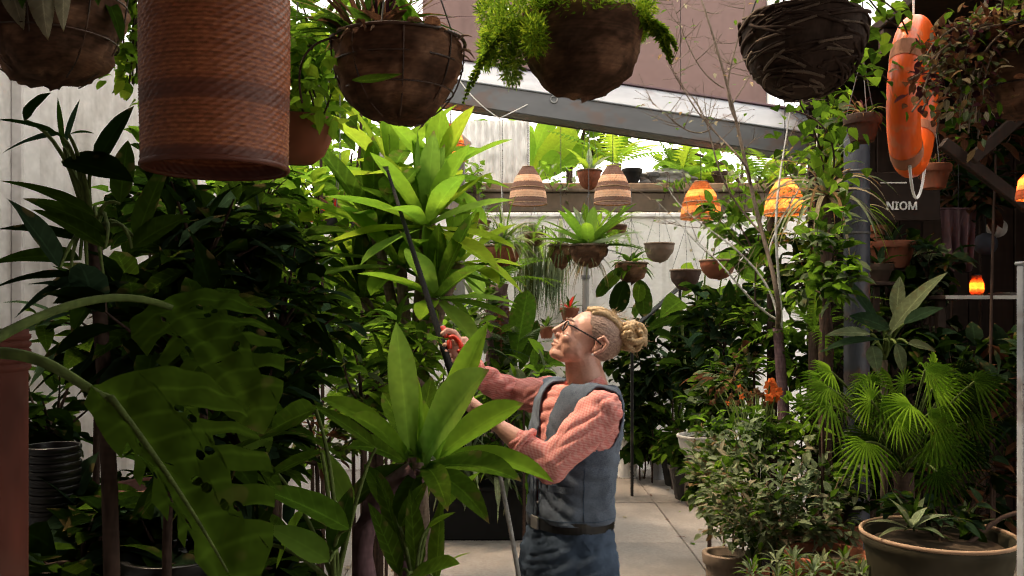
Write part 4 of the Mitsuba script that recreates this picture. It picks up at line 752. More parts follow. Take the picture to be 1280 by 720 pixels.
rosette(t, c, 22, .46, .044, r, [3, 4, 10, 2], 8, 70, 'strap', .25, .5, nseg=10, across=3); fern(t, c, 7, .50, .05, r, [1, 2], 5, 25, 1.1, 16, (-.7, .3)); grassy(t, c - [0, 0, .05], 40, .30, .006, r, [9, 6, 17], -40, 10, 2.4, 'dry_roots')
t, c, R_ = far_pot('staghorn_basket', 'hanging staghorn fern with broad drooping leaves below the fern bowl', 789, 342, 40, 26, 6.4, 'coir', hookz=2.5, k=3, amp=.012)
rosette(t, c, 22, .2, .026, r, [1, 2, 3], -5, 70, 'lance', .25, 1.4, nseg=7, across=3)
for (bx, by, tx, ty, w) in ((778, 335, 745, 372, 8), (782, 352, 768, 392, 13), (800, 350, 806, 396, 12), (800, 352, 797, 378, 9), (776, 340, 757, 358, 8)): part(t, 'hanging_leaf', leaf_to(P(bx, by, 6.3), P(tx, ty, 6.2), S(w, 6.3), .1, (.2, -1, .2), 'paddle', .2, pick(r, [0, 1, 2])), 'leaf')
t, c, R_ = far_pot('plain_bowl_pot', 'small plain brown bowl hanging alone on the bright wall', 824, 317, 37, 24, 7.2, tone=13, hookz=2.5, k=4); 
t, c, R_ = far_pot('dark_bowl_pot', 'dark brown bowl hanging beside one lime leaf', 857, 351, 38, 26, 7.0, tone=1, hookz=2.5, k=5); part(t, 'leaf', leaf_to(c, P(864, 328, 6.95), S(9, 7), .1, (0, -1, .3), 'ovate', .2, 3), 'leaf')
t, c, R_ = far_pot('rust_bowl_pot', 'rust brown bowl half behind the dark foliage right of the lone bowls', 897, 338, 44, 24, 6.6, tone=2, hookz=2.5, k=6); rosette(t, c, 8, .15, .03, r, [1, 2], 10, 60, 'ovate', .2, 1.0, nseg=6, across=3)
t, c, R_ = far_pot('mossy_basket', 'mossy green basket left of the grey fern bowl', 701, 322, 30, 30, 6.3, 'coir', hookz=3.3, k=7, amp=.015); grassy(t, c, 60, .26, .007, r, [14, 6, 2, 10], -30, 60, 2.6); rosette(t, c, 8, .28, .02, r, [3, 10], 20, 80, 'strap', .3, 1.2, nseg=8, across=3)
t, c, R_ = far_pot('ledge_pot', 'reddish brown pot hanging between the two pale lamps', 737, 226, 30, 24, 7.2, tone=2, hookz=None, k=8); rosette(t, c, 10, .30, .03, r, [3, 5, 10], 30, 80, 'strap', .2, 1.0, nseg=8, across=3); wires(t, c - [0, 0, .1], R_, .12, c + [0, 0, .5], .0018)
for i, (px, py, w, h, tn, lab) in enumerate(((712, 388, 22, 30, 2, 'bromeliad in a small terracotta pot fixed to the white wall'), (683, 411, 18, 24, 2, 'small leafy terracotta wall pot left of the bromeliad'))):
    t = thing('wall_pot', lab, 'wall pot'); Y = 8.85; c = P(px, py + h * .5, Y); part(t, 'pot', move(pot(S(w / 2, Y), S(h * .62, Y), tone=tn), t=c), 'matte'); part(t, 'bracket', box(c + [0, .085, .06], (.05, .13, .02), 6, .003), 'steel', False)
    rosette(t, c + [0, 0, S(h * .55, Y)], 13, S(26 - 6 * i, Y), .022, r, [1, 12, 2] if i == 0 else [1, 2], 5, 75, 'lance', .3, .8, nseg=7, across=3)
for i, (px, py, L) in enumerate(((690, 335, 90), (662, 350, 70), (664, 300, 120))):
    t = thing('moss_strand', ('pale green moss curtain hanging on the white wall below the mossy basket', 'thin moss tuft hanging left of the moss curtain', 'long grey moss trail under the leftmost pale lamp')[i], 'moss'); Y = 8.6; c = P(px, py - 15, Y); ms = []
    for k_ in range(70): b = c + [r.normal(0, .06), r.normal(0, .03), r.uniform(-.05, .05)]; ms.append(blade(spline([b, b + [r.normal(0, .02), r.normal(0, .01), -S(L, Y) * .5 * r.uniform(.5, 1)], b + [r.normal(0, .03), r.normal(0, .01), -S(L, Y) * r.uniform(.5, 1)]], 7), .006, (0, -1, .1), 0, pick(r, [6, 14, 10]), 'blade', 3))
    part(t, 'strands', join(ms), 'leaf', stuff=True); part(t, 'wire', tube([c + [0, 0, .04], [c[0], c[1] + .3, c[2] + .35]], .002, 5, 6), 'steel')

# greens trailing over the ledge
for i, (px, L, lab) in enumerate(((598, .55, 'lime creeper trailing over the ledge by the grey post'), (700, .16, 'short lime creeper on the ledge between the two pale lamps'), (840, .2, 'pale green creeper hanging off the ledge beside the bundle'), (920, .6, 'dense creeper draped over the right end of the ledge'))):
    t = thing('ledge_creeper', lab, 'creeper')
    for k_ in range((7, 3, 3, 6)[i]): a = P(px + r.normal(0, 9), 228, 7.82) + [0, 0, .03]; vine(t, [a + [0, .12, .05], a + [r.normal(0, .03), -.05, .04], a + [r.normal(0, .06), -.07, -L * r.uniform(.4, 1)]], 12, .08, .03, r, [2, 3, 3, 10], 'heart', .05)
for i, (px, py, Y, lab) in enumerate(((600, 285, 6.6, 'bushy hanging fern beside the grey post'), (668, 300, 7.4, 'small hanging fern left of the moss curtain'), (770, 290, 7.6, 'pale hanging fern right of the fern bowl'))):
    t, c, R_ = far_pot('hanging_fern', lab, px, py, 26, 16, Y, 'coir', hookz=2.5, k=9 + i, amp=.01); fern(t, c, 16, .36, .05, r, [3, 2, 10], -10, 70, 1.6, 14)

# ------------------------------------------------------------------ plants near the camera, left and centre
def petioled(t, base, tips, Y, tone, r, w=None, prof='ovate', pt=.0045, bow=.1, hint=(0, -.45, .8), fold=.25, name='leaf', stone=5, wave=.05, n=11):
    """leaves given as rows (leaf base px py, tip px py, width px, depth of tip relative to Y) on petioles from base"""
    for (bx, by, tx, ty, wd, dz) in tips:
        b, e = P(bx, by, Y + dz * .5), P(tx, ty, Y + dz); m = (base + b) / 2 + UP * .08 + r.normal(0, .015, 3)
        part(t, 'petiole', tube(bez(base, m, b, 9), np.linspace(pt * 1.3, pt * .7, 9), 6, stone), 'bark'); part(t, name, leaf_to(b, e, S(wd, Y), bow, nz(np.asarray(hint) + r.normal(0, .25, 3)), prof, fold, pick(r, tone), n, 5, wave, ph=r.uniform(0, 6)), 'leaf')
r = np.random.default_rng(31)
# tall dark philodendron in front of the white wall
Y = 1.8; t = thing('philodendron', 'dark long leaved philodendron spreading in front of the white wall', 'plant'); base = P(118, 300, Y + .1); g = np.array([base[0] - .02, base[1] + .1, .28])
part(t, 'pot', move(pot(.17, .30, tone=2), t=[g[0], g[1], 0]), 'matte'); part(t, 'stem', tube(bez(g, (g + base) / 2 + [.05, 0, 0], base, 12), np.linspace(.022, .015, 12), 8, 0), 'bark')
petioled(t, base, ((78, 172, -4, 150, 22, -.1), (30, 150, 64, 116, 15, .0), (78, 168, 2, 192, 9, .1), (80, 185, 72, 122, 5, 0), (80, 185, 100, 124, 5, .05), (86, 168, 118, 167, 7, 0), (120, 205, 168, 132, 15, .05), (78, 202, 168, 228, 28, 0), (120, 270, 0, 226, 13, -.05), (135, 295, 28, 248, 12, .05), (132, 310, 40, 262, 13, 0), (75, 335, 8, 248, 26, -.1), (95, 300, -10, 288, 16, .1), (110, 345, 18, 398, 24, .05), (88, 345, -8, 360, 14, 0), (100, 325, -12, 330, 18, .12), (170, 300, 212, 200, 18, .1), (165, 310, 240, 270, 22, .05), (150, 255, 160, 175, 16, .15), (130, 350, 90, 420, 22, .1)), Y, [0, 1, 1, 7], r)
# very dark shrub masses behind
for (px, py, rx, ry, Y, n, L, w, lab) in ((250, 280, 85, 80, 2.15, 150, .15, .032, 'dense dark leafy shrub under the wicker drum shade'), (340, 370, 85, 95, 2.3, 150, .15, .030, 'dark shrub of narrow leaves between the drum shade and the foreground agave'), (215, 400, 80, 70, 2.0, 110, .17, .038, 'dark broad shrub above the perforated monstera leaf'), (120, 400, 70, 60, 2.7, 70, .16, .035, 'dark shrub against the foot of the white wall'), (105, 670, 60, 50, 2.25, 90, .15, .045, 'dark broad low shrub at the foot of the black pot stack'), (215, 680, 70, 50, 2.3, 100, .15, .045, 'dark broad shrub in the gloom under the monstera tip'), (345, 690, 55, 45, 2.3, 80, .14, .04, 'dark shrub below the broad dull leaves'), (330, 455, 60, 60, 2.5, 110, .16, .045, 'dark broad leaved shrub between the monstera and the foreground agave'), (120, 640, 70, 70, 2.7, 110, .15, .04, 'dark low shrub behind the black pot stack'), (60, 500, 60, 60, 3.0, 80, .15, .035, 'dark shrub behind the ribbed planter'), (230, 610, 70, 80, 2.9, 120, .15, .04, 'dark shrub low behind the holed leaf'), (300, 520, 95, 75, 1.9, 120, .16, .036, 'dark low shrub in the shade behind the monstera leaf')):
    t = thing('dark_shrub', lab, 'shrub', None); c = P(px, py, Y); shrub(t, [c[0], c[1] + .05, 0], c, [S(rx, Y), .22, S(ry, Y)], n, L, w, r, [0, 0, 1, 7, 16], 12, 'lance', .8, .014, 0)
# monstera: two large holed leaves on curved petioles
def monstera_leaf(b, tip, w, hint, tone, holes=8, slits=5, bow=.10, seed=0, asym=1.0):
    """asym: how wide the half towards -x lies open"""
    rr = np.random.default_rng(seed); q = np.linspace(0, 1, 60); half = np.interp(q, [0, .03, .12, .35, .6, .85, .96, 1], [.30, .85, 1.05, 1.0, .82, .45, .16, 0]) * w
    L = np.linalg.norm(tip - b); up = [(x * L - .10 * L * math.exp(-x * 14), h) for x, h in zip(q, half)]; poly = Polygon(up + [(x, -h) for x, h in up[::-1]]).buffer(0)
    for sgn in (1, -1):
        for i in range(slits):
            x0 = L * (.18 + .62 * i / slits + rr.uniform(0, .04)); a, bq = x0, x0 + L * .10; h = np.interp(x0 / L, q, half); poly = poly.difference(Polygon([(a, sgn * h * .48), (a + .05 * L, sgn * h * .44), (bq + .13 * L, sgn * h * 1.4), (bq + .02 * L, sgn * h * 1.4)]))
        for i in range(holes):
            x0, h = L * rr.uniform(.1, .7), w * rr.uniform(.14, .4); poly = poly.difference(Polygon([(x0 + .030 * L * math.cos(a) * rr.uniform(.6, 1), sgn * h + .022 * L * math.sin(a)) for a in np.linspace(0, 6.2, 9)]))
    poly = max(getattr(poly, 'geoms', [poly]), key=lambda g_: g_.area); v2, f = trimesh.creation.triangulate_polygon(poly, engine='earcut'); v2 = np.column_stack([v2, np.zeros(len(v2))]); v2, f = trimesh.remesh.subdivide_to_size(v2, f, .022, max_iter=12)
    x, y = v2[:, 0] / L, v2[:, 1]; t_ = nz(tip - b); side = nz(np.cross(t_, nz(hint))); nr = np.cross(side, t_); y = np.where(y * side[0] < 0, y * asym, y)
    P3 = b + t_ * (x * L)[:, None] + side * y[:, None] * .96 + nr * (bow * L * 4 * x * (1 - x) + .28 * np.abs(y) - .6 * y * y / w - .0035 * np.sin(x * 26 + np.abs(y) * 12 / w))[:, None] - UP * (.10 * L * x * x)[:, None]
    return P3, f, np.column_stack([tone + .02 + .96 * np.clip((y / w + 1) / 2, 0, 1), np.clip(x, 0, 1)])
Y = 1.05; t = thing('monstera', 'monstera with a huge holed dark leaf and pale midrib on a curved stalk', 'plant')
root = np.array([P(-60, 0, 1.2)[0], 1.25, .25]); part(t, 'stem', tube(bez(root, root * .5 + P(-70, 520, 1.1) * .5, P(-60, 455, 1.1), 10), .018, 8, 5), 'bark'); part(t, 'pot', move(pot(.16, .28, tone=0), t=[root[0], root[1], 0]), 'matte')
b1, e1 = P(140, 500, Y), P(272, 690, Y - .10); part(t, 'petiole', tube(spline([P(-60, 455, 1.1), P(0, 441, 1.06), P(60, 455, Y), P(112, 486, Y), b1], 20), np.linspace(.009, .005, 20), 8, 5), 'bark')
lf = monstera_leaf(b1, P(300, 738, Y - .06), S(175, Y), (.45, -.62, .62), 16, 8, 4, .05, 4, .22); part(t, 'leaf', lf, 'leaf', label='huge dark holed leaf with a pale midrib')
part(t, 'midrib', tube(bez(b1 + [.0, -.004, .004], (b1 + P(300, 738, Y - .06)) / 2 + np.array([.45, -.62, .62]) * .022, P(285, 715, Y - .07), 14), np.linspace(.0045, .0012, 14), 6, 5), 'bark')
b2 = P(215, 385, 1.35); part(t, 'petiole', tube(spline([P(-60, 455, 1.1), P(40, 400, 1.2), P(150, 372, 1.3), b2], 16), np.linspace(.008, .005, 16), 8, 5), 'bark')
part(t, 'leaf', monstera_leaf(b2, P(330, 520, 1.25), S(110, 1.3), (.3, -.7, .6), 16, 5, 4, .06, 7, .6), 'leaf')
# terracotta planter at the left edge, dark pots beside it
t = thing('ribbed_planter', 'tall dark terracotta planter with a ribbed rim at the left edge', 'planter'); Y = 1.45; rr_ = .11; c = np.array([P(28, 0, Y)[0] - rr_, Y, 0]); zt = P(0, 412, Y)[2]
prof = [(0, 0), (rr_ * .9, 0), (rr_ * .96, .01), (rr_ * .96, zt - .07)]
for i in range(5): z0 = zt - .068 + i * .0125; prof += [(rr_ * .97, z0), (rr_, z0 + .003), (rr_, z0 + .009), (rr_ * .965, z0 + .011)]
part(t, 'body', move(lathe(prof + [(rr_ * .97, zt), (rr_ * .85, zt), (rr_ * .83, zt - .08), (0, zt - .08)], 40, 16), t=c), 'matte')
t = thing('pot_stack', 'stack of empty black nursery pots with shining rims beside the ribbed planter', 'pots'); Y = 2.4; c = P(66, 0, Y); zt = P(0, 556, Y)[2]
for i in range(9):
    z = zt - .15 - i * .021; part(t, 'pot', move(lathe([(0, 0), (.052, 0), (.056, .006), (.066, .135), (.071, .136), (.072, .147), (.069, .15), (.064, .148), (.056, .03), (0, .012)], 30, 0), t=[c[0], c[1], z]), 'gloss')
t = thing('wooden_crate', 'dark wooden crate the black pot stack stands on', 'crate'); zz_ = zt - .15 - 8 * .021; 
for i in range(5): part(t, 'slat', box((c[0] + .05, c[1] - .17, zz_ * (i + .5) / 5.2), (.52, .016, zz_ / 6.2), i, .003), 'wood', False)
part(t, 'top', box((c[0] + .05, c[1] + .02, zz_ - .012), (.52, .36, .02), 7, .003), 'wood', False)
for dx in (-.2, .3): part(t, 'corner_post', box((c[0] + dx, c[1] - .145, zz_ / 2 - .012), (.03, .03, zz_ - .03), 8, .003), 'wood', False)
for i, (px, py, Y, rr_, hh, tn, mt, lab) in enumerate(((185, 605, 2.5, .10, .18, 16, 'matte', 'small reddish pot in the gloom beside the black pot stack'), (225, 690, 2.2, .13, .22, 0, 'gloss', 'black plastic pot under the tip of the monstera leaf'))):
    t = thing('empty_pot', lab, 'pot'); c = P(px, py, Y); zb = c[2] - hh; part(t, 'pot', move(pot(rr_, hh, tone=tn), t=[c[0], c[1], zb]), mt); part(t, 'stand', box((c[0], c[1], zb / 2), (.2, .2, max(.02, zb)), 4, .004), 'wood', False)
# broad pale leaves low down
Y = 1.75; t = thing('broad_leaf_plant', 'plant of broad dull green leaves low down left of the agave trunk', 'plant'); base = P(420, 735, Y + .1); part(t, 'pot', move(pot(.13, .24, tone=0), t=[base[0], base[1], 0]), 'gloss'); part(t, 'stem', tube([[base[0], base[1], .2], base], .014, 8, 5), 'bark')
petioled(t, base, ((437, 662, 322, 610, 27, -.1), (412, 702, 332, 658, 20, 0), (402, 566, 318, 606, 13, .05), (395, 512, 322, 548, 24, .1), (415, 690, 440, 608, 15, .05), (470, 560, 388, 505, 12, .15), (380, 640, 345, 712, 20, .1), (330, 575, 300, 500, 22, .15), (300, 690, 345, 620, 18, .2), (440, 640, 400, 560, 16, .25)), Y, [2, 2, 3, 4, 1], r, bow=.06, fold=.3)
Y = 2.2; t = thing('round_leaf_plant', 'low plant with one round leaf and yellow green blades by the agave foot', 'plant'); base = P(520, 745, Y); part(t, 'pot', move(pot(.12, .3, tone=1), t=[base[0], base[1], 0]), 'matte'); part(t, 'stem', tube([[base[0], base[1], .26], base], .012, 8, 5), 'bark')
petioled(t, base, ((505, 735, 575, 705, 32, -.15), (500, 720, 460, 628, 15, .05), (520, 720, 512, 610, 16, .1), (545, 730, 552, 620, 14, .12), (530, 720, 590, 690, 7, -.05), (505, 700, 470, 590, 15, .15), (500, 660, 535, 600, 12, .2), (535, 660, 570, 640, 6, .1), (550, 640, 600, 590, 8, .3), (490, 640, 455, 580, 14, .3)), Y, [2, 2, 16, 3], r, bow=.08, fold=.3)
# foreground agave
Y = 2.45; t = thing('foxtail_agave', 'foreground agave rosette of broad smooth green leaves on a bare brown trunk', 'agave'); c = P(525, 578, Y); g = np.array([P(470, 0, Y)[0], Y + .05, 0])
part(t, 'trunk', tube(spline([g, P(455, 715, Y), P(462, 640, Y), c + [-.02, .02, -.03]], 18), np.linspace(.034, .030, 18) + .003 * np.sin(np.arange(18) * 2.3), 12, 4), 'bark'); part(t, 'trunk', tube(spline([g + [.05, .02, 0], P(512, 720, Y + .03), P(505, 660, Y + .03), c + [0, .03, -.03]], 14), np.linspace(.022, .018, 14), 10, 4), 'bark')
part(t, 'pot', move(pot(.2, .32, tone=2), t=g + [0.02, 0, 0]), 'matte')
for (bx, by, tx, ty, w, dz, bow, hint, tn) in ((512, 572, 495, 402, 20, -.02, .03, (.25, -1, .3), 4), (542, 570, 610, 402, 19, -.06, .05, (-.25, -1, .45), 3), (528, 576, 612, 462, 30, -.16, .12, (-.3, -.9, .5), 4), (545, 574, 655, 504, 22, .05, .12, (-.1, -.75, .7), 3), (545, 578, 692, 603, 19, -.02, .22, (0, -.55, .85), 3), (530, 588, 652, 602, 20, -.22, .13, (.05, -.7, .8), 2), (510, 572, 400, 498, 18, -.03, .16, (.1, -.6, .8), 3), (505, 578, 432, 560, 20, .12, .15, (.1, -.6, .8), 2), (525, 592, 612, 655, 17, -.12, .28, (0, -.7, .7), 2), (515, 590, 430, 640, 20, .05, .2, (0, -.7, .7), 1), (520, 565, 540, 470, 15, .12, .0, (0, -1, .3), 2), (522, 566, 572, 478, 17, .14, .03, (-.1, -.9, .5), 4), (520, 570, 478, 490, 15, .15, .05, (.2, -1, .4), 2), (520, 596, 500, 680, 18, -.10, .25, (0, -.9, .5), 1), (508, 572, 440, 520, 16, -.18, .12, (.1, -.8, .6), 3), (520, 572, 530, 500, 16, .03, 0, (0, -1, .4), 3), (530, 585, 560, 640, 16, -.2, .2, (0, -.8, .6), 2)):
    b = P(bx, by, Y - .0); part(t, 'leaf', leaf_to(b, P(tx, ty, Y + dz * 1.4), S(w, Y), bow, hint, 'agave', .42, tn, 13, 7, .04, ph=r.uniform(0, 6)), 'leaf')
part(t, 'leaf', leaf_to(c, P(522, 470, Y + .02), S(9, Y), 0, (0, -1, .2), 'agave', .8, 3, 10, 5), 'leaf', label='furled pale centre leaf')
# tall agave group behind
Y = 3.5; t = thing('tall_agave', 'tall bright lime agave with many pointed rosettes against the light', 'agave'); part(t, 'pot', move(pot(.25, .4, tone=1), t=P(520, 0, Y + .1) * [1, 1, 0]), 'matte')
for (px, py, n, L, w, tn, yy, lean) in ((532, 285, 22, .46, .056, [3, 4, 3, 5], .0, 0), (545, 375, 20, .38, .050, [3, 4, 2, 3], -.1, .3), (575, 330, 13, .34, .046, [3, 5, 4], .25, 0), (545, 225, 18, .38, .054, [3, 5, 3], .2, 0), (500, 335, 17, .42, .05, [3, 2, 4], .15, 0), (468, 290, 22, .50, .05, [2, 2, 3, 16], .25, -.3), (455, 375, 20, .42, .046, [2, 3, 1], .3, 0), (490, 220, 16, .40, .05, [2, 3, 5], .3, 0)):
    c = P(px, py, Y + yy); part(t, 'trunk', tube(spline([P(520, 0, Y + .1) * [1, 1, 0] + [r.uniform(-.08, .08), 0, .33], (c * .5 + P(515, 480, Y) * .5), c], 14), np.linspace(.026, .022, 14), 9, 1), 'bark'); rosette(t, c, n, L, w, r, tn, -25, 86, 'agave', .38, .35, nseg=9, across=5, r0=.02)
# lime leaves and vines left of the tall agave
for (px, py, rx, ry, Y, n, L, w, tn, lab, prof) in ((185, 245, 55, 75, 4.6, 190, .17, .045, [1, 2, 0, 1], 'leafy green shrub climbing the white wall right of the tall philodendron', 'ovate'), (265, 320, 70, 90, 4.9, 240, .18, .05, [1, 2, 2, 0], 'big green bush against the left wall behind the dark shrubs', 'ovate'), (345, 330, 60, 85, 4.9, 240, .16, .045, [2, 1, 3, 2], 'mid green bush in front of the wall corner', 'ovate'), (400, 400, 55, 80, 5.2, 230, .16, .045, [2, 3, 2, 1], 'fresh green bush in the wall corner behind the lime shrub', 'ovate'), (455, 330, 55, 90, 5.0, 260, .15, .045, [3, 2, 5, 3], 'lime bush glowing behind the tall agave', 'ovate'), (505, 430, 45, 40, 3.1, 150, .11, .026, [2, 3, 1, 16], 'fresh green bush hiding the bare trunks of the tall agave', 'lance'), (450, 470, 40, 50, 2.9, 120, .11, .028, [2, 1, 3, 6], 'mixed bush left of the upright foreground agave leaves', 'lance'), (480, 450, 60, 60, 4.6, 230, .13, .035, [2, 3, 2, 1], 'green bush between the two agaves', 'ovate'), (395, 215, 45, 55, 5.4, 150, .15, .045, [3, 5, 3, 2], 'sunlit lime bush high in the wall corner', 'ovate'), (215, 470, 70, 70, 3.6, 170, .17, .05, [0, 1, 1, 2], 'dark green bush over the holed leaf', 'ovate'), (390, 270, 55, 75, 3.9, 170, .12, .035, [2, 3, 3, 5], 'lime leaved shrub lit from behind, left of the tall agave', 'ovate'), (440, 430, 55, 55, 3.6, 170, .085, .02, [1, 2, 6, 11, 2], 'mixed small leaved bush below the lime shrub', 'lance'), (395, 540, 60, 60, 2.9, 190, .07, .017, [1, 2, 6, 8], 'fine leaved bush with reddish stems left of the foreground agave', 'lance'), (470, 520, 60, 55, 3.2, 170, .075, .02, [2, 1, 6, 3], 'fresh green fine bush right behind the foreground agave', 'ovate'), (400, 110, 60, 75, 4.6, 170, .13, .035, [3, 3, 5, 2], 'bright lime shrub glimpsed between the drum shade and the coir basket', 'ovate'), (450, 30, 50, 40, 4.4, 90, .11, .03, [2, 3, 1], 'green treetop over the coir basket', 'ovate'), (330, 230, 35, 40, 3.4, 80, .11, .03, [2, 3, 1], 'green shrub peeping under the drum shade', 'ovate'), (300, 610, 60, 50, 2.6, 110, .09, .024, [0, 1, 16], 'dim green bush behind the broad dull leaves', 'ovate')):
    t = thing('leafy_shrub', lab, 'shrub', None); c = P(px, py, Y); shrub(t, [c[0], c[1] + .05, 0], c, [S(rx, Y), .35, S(ry, Y)], n, L, w, r, tn, 14, prof, .9, .010, 0)
t = thing('bromeliad', 'red leaved bromeliad among the dark leaves under the lime shrub', 'bromeliad'); c = P(425, 275, 4.3); part(t, 'pot', move(pot(.06, .09, tone=0), t=c - [0, 0, .08]), 'gloss'); wires(t, c - [0, 0, .08], .06, .09, c + [0, 0, .3], hook=3.2); rosette(t, c, 20, .2, .018, r, [8, 8, 11, 8, 12], 0, 80, 'lance', .3, .8, nseg=7, across=3)
for i, (px, py, Y, n, L, tn, lab) in enumerate(((590, 440, 6.6, 13, .65, [1, 2, 7], 'dark green fern behind the raised hands'), (470, 470, 3.4, 11, .36, [2, 3], 'soft green fern under the tall agave'), (640, 450, 6.75, 12, .55, [1, 2, 6], 'grey green fern in front of the upright paddle leaf'))):
    t = thing('fern', lab, 'fern', None); c = P(px, py, Y); g = c * [1, 1, 0]; part(t, 'pot', move(pot(.15, .26, tone=1), t=g), 'matte'); part(t, 'stem', tube([g + [0, 0, .22], c], .03, 8, 0), 'bark'); fern(t, c, n, L, .07, r, tn, 5, 75, 1.3, 17)
t = thing('garden_stake', 'pale slender stake leaning in front of the dark planter', 'stake'); part(t, 'cane', tube(spline([P(652, 735, 2.75) * [1, 1, 0] + [.05, 0, 0], P(650, 730, 2.75), P(634, 640, 2.8), P(624, 590, 2.85)], 14), .0075, 8, 6), 'bark')

# ------------------------------------------------------------------ far half and right side
r = np.random.default_rng(61)
# dark planter with drooping tips
Y = 6.2; t = thing('dark_planter', 'long dark planter box on the paving behind the agave leaves', 'planter'); x0, x1 = P(505, 0, Y)[0], P(665, 0, Y)[0]; zt = .36
part(t, 'box', box(((x0 + x1) / 2, Y + .15, zt / 2), (x1 - x0, .3, zt), 0, .012), 'matte', False); part(t, 'rim', box(((x0 + x1) / 2, Y + .15, zt), (x1 - x0 + .03, .33, .03), 0, .006), 'matte', False)
t = thing('drooping_plant', 'trailing plant with drooping strap tips filling the dark planter', 'plant')
for i in range(9):
    c = np.array([x0 + (x1 - x0) * (i + .5) / 9, Y + .1, zt + .04]); rosette(t, c, 16, .55, .022, r, [1, 2, 10, 6], 35, 88, 'strap', .35, 2.6, nseg=11, across=3, stuff=(i % 3 != 0))
# upright paddle leaves, brown trunk
Y = 6.6; t = thing('paddle_plant', 'tall upright dark paddle leaf standing before the white wall', 'plant'); g = P(652, 0, Y) * [1, 1, 0]; part(t, 'pot', move(pot(.2, .32, tone=1), t=g), 'matte')
petioled(t, g + [0, 0, .3], ((645, 445, 660, 362, 17, 0), (640, 470, 622, 405, 12, .1), (650, 462, 672, 400, 9, .1), (648, 480, 690, 440, 10, 0), (640, 482, 612, 455, 11, .1)), Y, [1, 2, 1], r, prof='paddle', pt=.012, bow=.03, hint=(0, -1, .2))
t = thing('tree_fern', 'rough dark reddish trunk with hanging dead fronds left of the paddle leaf', 'tree'); Y = 6.9; g = P(622, 0, Y) * [1, 1, 0]; tr = displace(tube(np.linspace(g, P(622, 355, Y), 26), np.linspace(.11, .085, 26), 14, 4), .02, 16, 3); part(t, 'trunk', tr, 'bark'); fern(t, P(622, 358, Y), 12, .75, .11, r, [1, 2, 2], -5, 60, 1.3, 20); fern(t, P(622, 370, Y), 7, .6, .07, r, [8, 9], -60, -20, 1.3, 14)
t = thing('dark_shrub', 'shrub of mixed greens at the foot of the tree fern', 'shrub'); c = P(600, 520, 6.6); shrub(t, c * [1, 1, 0], c, [.5, .3, .42], 170, .16, .035, r, [1, 2, 6, 0], 12, 'lance')
t = thing('dark_shrub', 'shrub seen behind the outstretched arms', 'shrub'); c = P(655, 475, 6.0); shrub(t, c * [1, 1, 0], c, [.4, .3, .25], 130, .15, .04, r, [1, 2, 6, 3], 12, 'ovate')
t = thing('leafy_shrub', 'grey green shrub against the post behind the tall agave', 'shrub', None); c = P(560, 430, 6.3); shrub(t, c * [1, 1, 0], c, [.55, .35, .6], 190, .16, .04, r, [1, 2, 6, 3], 14, 'ovate')
# lime foliage over the ledge: banana, palms, ferns, beyond the wall
Y = 9.9; t = thing('banana_plant', 'banana plant glowing lime green against the sky behind the ledge', 'plant'); g = np.array([P(655, 0, Y)[0], Y, 0]); part(t, 'trunk', tube([g, g + [0, 0, 2.3]], [.12, .07], 10, 5), 'bark'); petioled(t, g + [0, 0, 2.2], ((650, 225, 652, 160, 19, 0), (640, 215, 592, 150, 17, .1), (655, 225, 625, 178, 13, .1), (668, 220, 720, 160, 18, 0), (672, 225, 735, 185, 14, .1), (660, 215, 690, 140, 15, .2), (670, 228, 700, 190, 12, -.1)), Y, [3, 5, 3], r, prof='paddle', pt=.02, bow=.1, hint=(.2, -1, .3))
for (px, py, Y, n, L, lab) in ((850, 228, 8.1, 11, .45, 'palm tuft standing on the ledge above the third lamp'), (770, 205, 9.8, 14, .8, 'feathery green palm crown behind the two pale lamps')):
    t = thing('palm', lab, 'palm', None); c = P(px, py, Y); part(t, 'pot' if Y < 9 else 'trunk', move(pot(.09, .12, tone=2), t=c - [0, 0, .12]) if Y < 9 else tube([c * [1, 1, 0], c], .06, 8, 1), 'matte' if Y < 9 else 'bark'); fern(t, c, n, L, .16, r, [3, 2, 5], 20, 80, .9, 15)
for (px, py, Y, rx, ry, lab) in ((925, 215, 9.9, 1.0, .5, 'lime green tree crown over the wall right of the lamps'), (712, 170, 10.8, .8, .5, 'pale lime treetop high behind the sloping beam'), (445, 190, 10.2, .9, .6, 'lime treetop over the back wall seen through the tall agave')):
    t = thing('tree', lab, 'tree', None); c = P(px, py, Y); shrub(t, c * [1, 1, 0], c, [rx, .5, ry], 260, .2, .07, r, [3, 3, 5, 2], 16, 'ovate', trunk=.06)
t = thing('rag_bundle', 'grey bundle lying on the ledge between the pale and the orange lamps', 'bundle'); c = P(835, 224, 7.95); part(t, 'cloth', move(displace(toned(trimesh.creation.icosphere(4), 7, None), .22, 2.2, 4), np.diag([.26, .12, .085]), c), 'matte')
for i, (px, w, tn) in enumerate(((790, 22, 0), (818, 16, 6), (900, 18, 1))):
    t = thing('ledge_can', ('squat black pot on the ledge beside the second pale lamp', 'small grey can on the ledge by the bundle', 'brown pot on the ledge over the orange lamps')[i], 'pot'); c = P(px, 229, 7.9); part(t, 'pot', move(pot(S(w / 2, 7.9), S(w * .8, 7.9), tone=tn), t=c), 'matte')
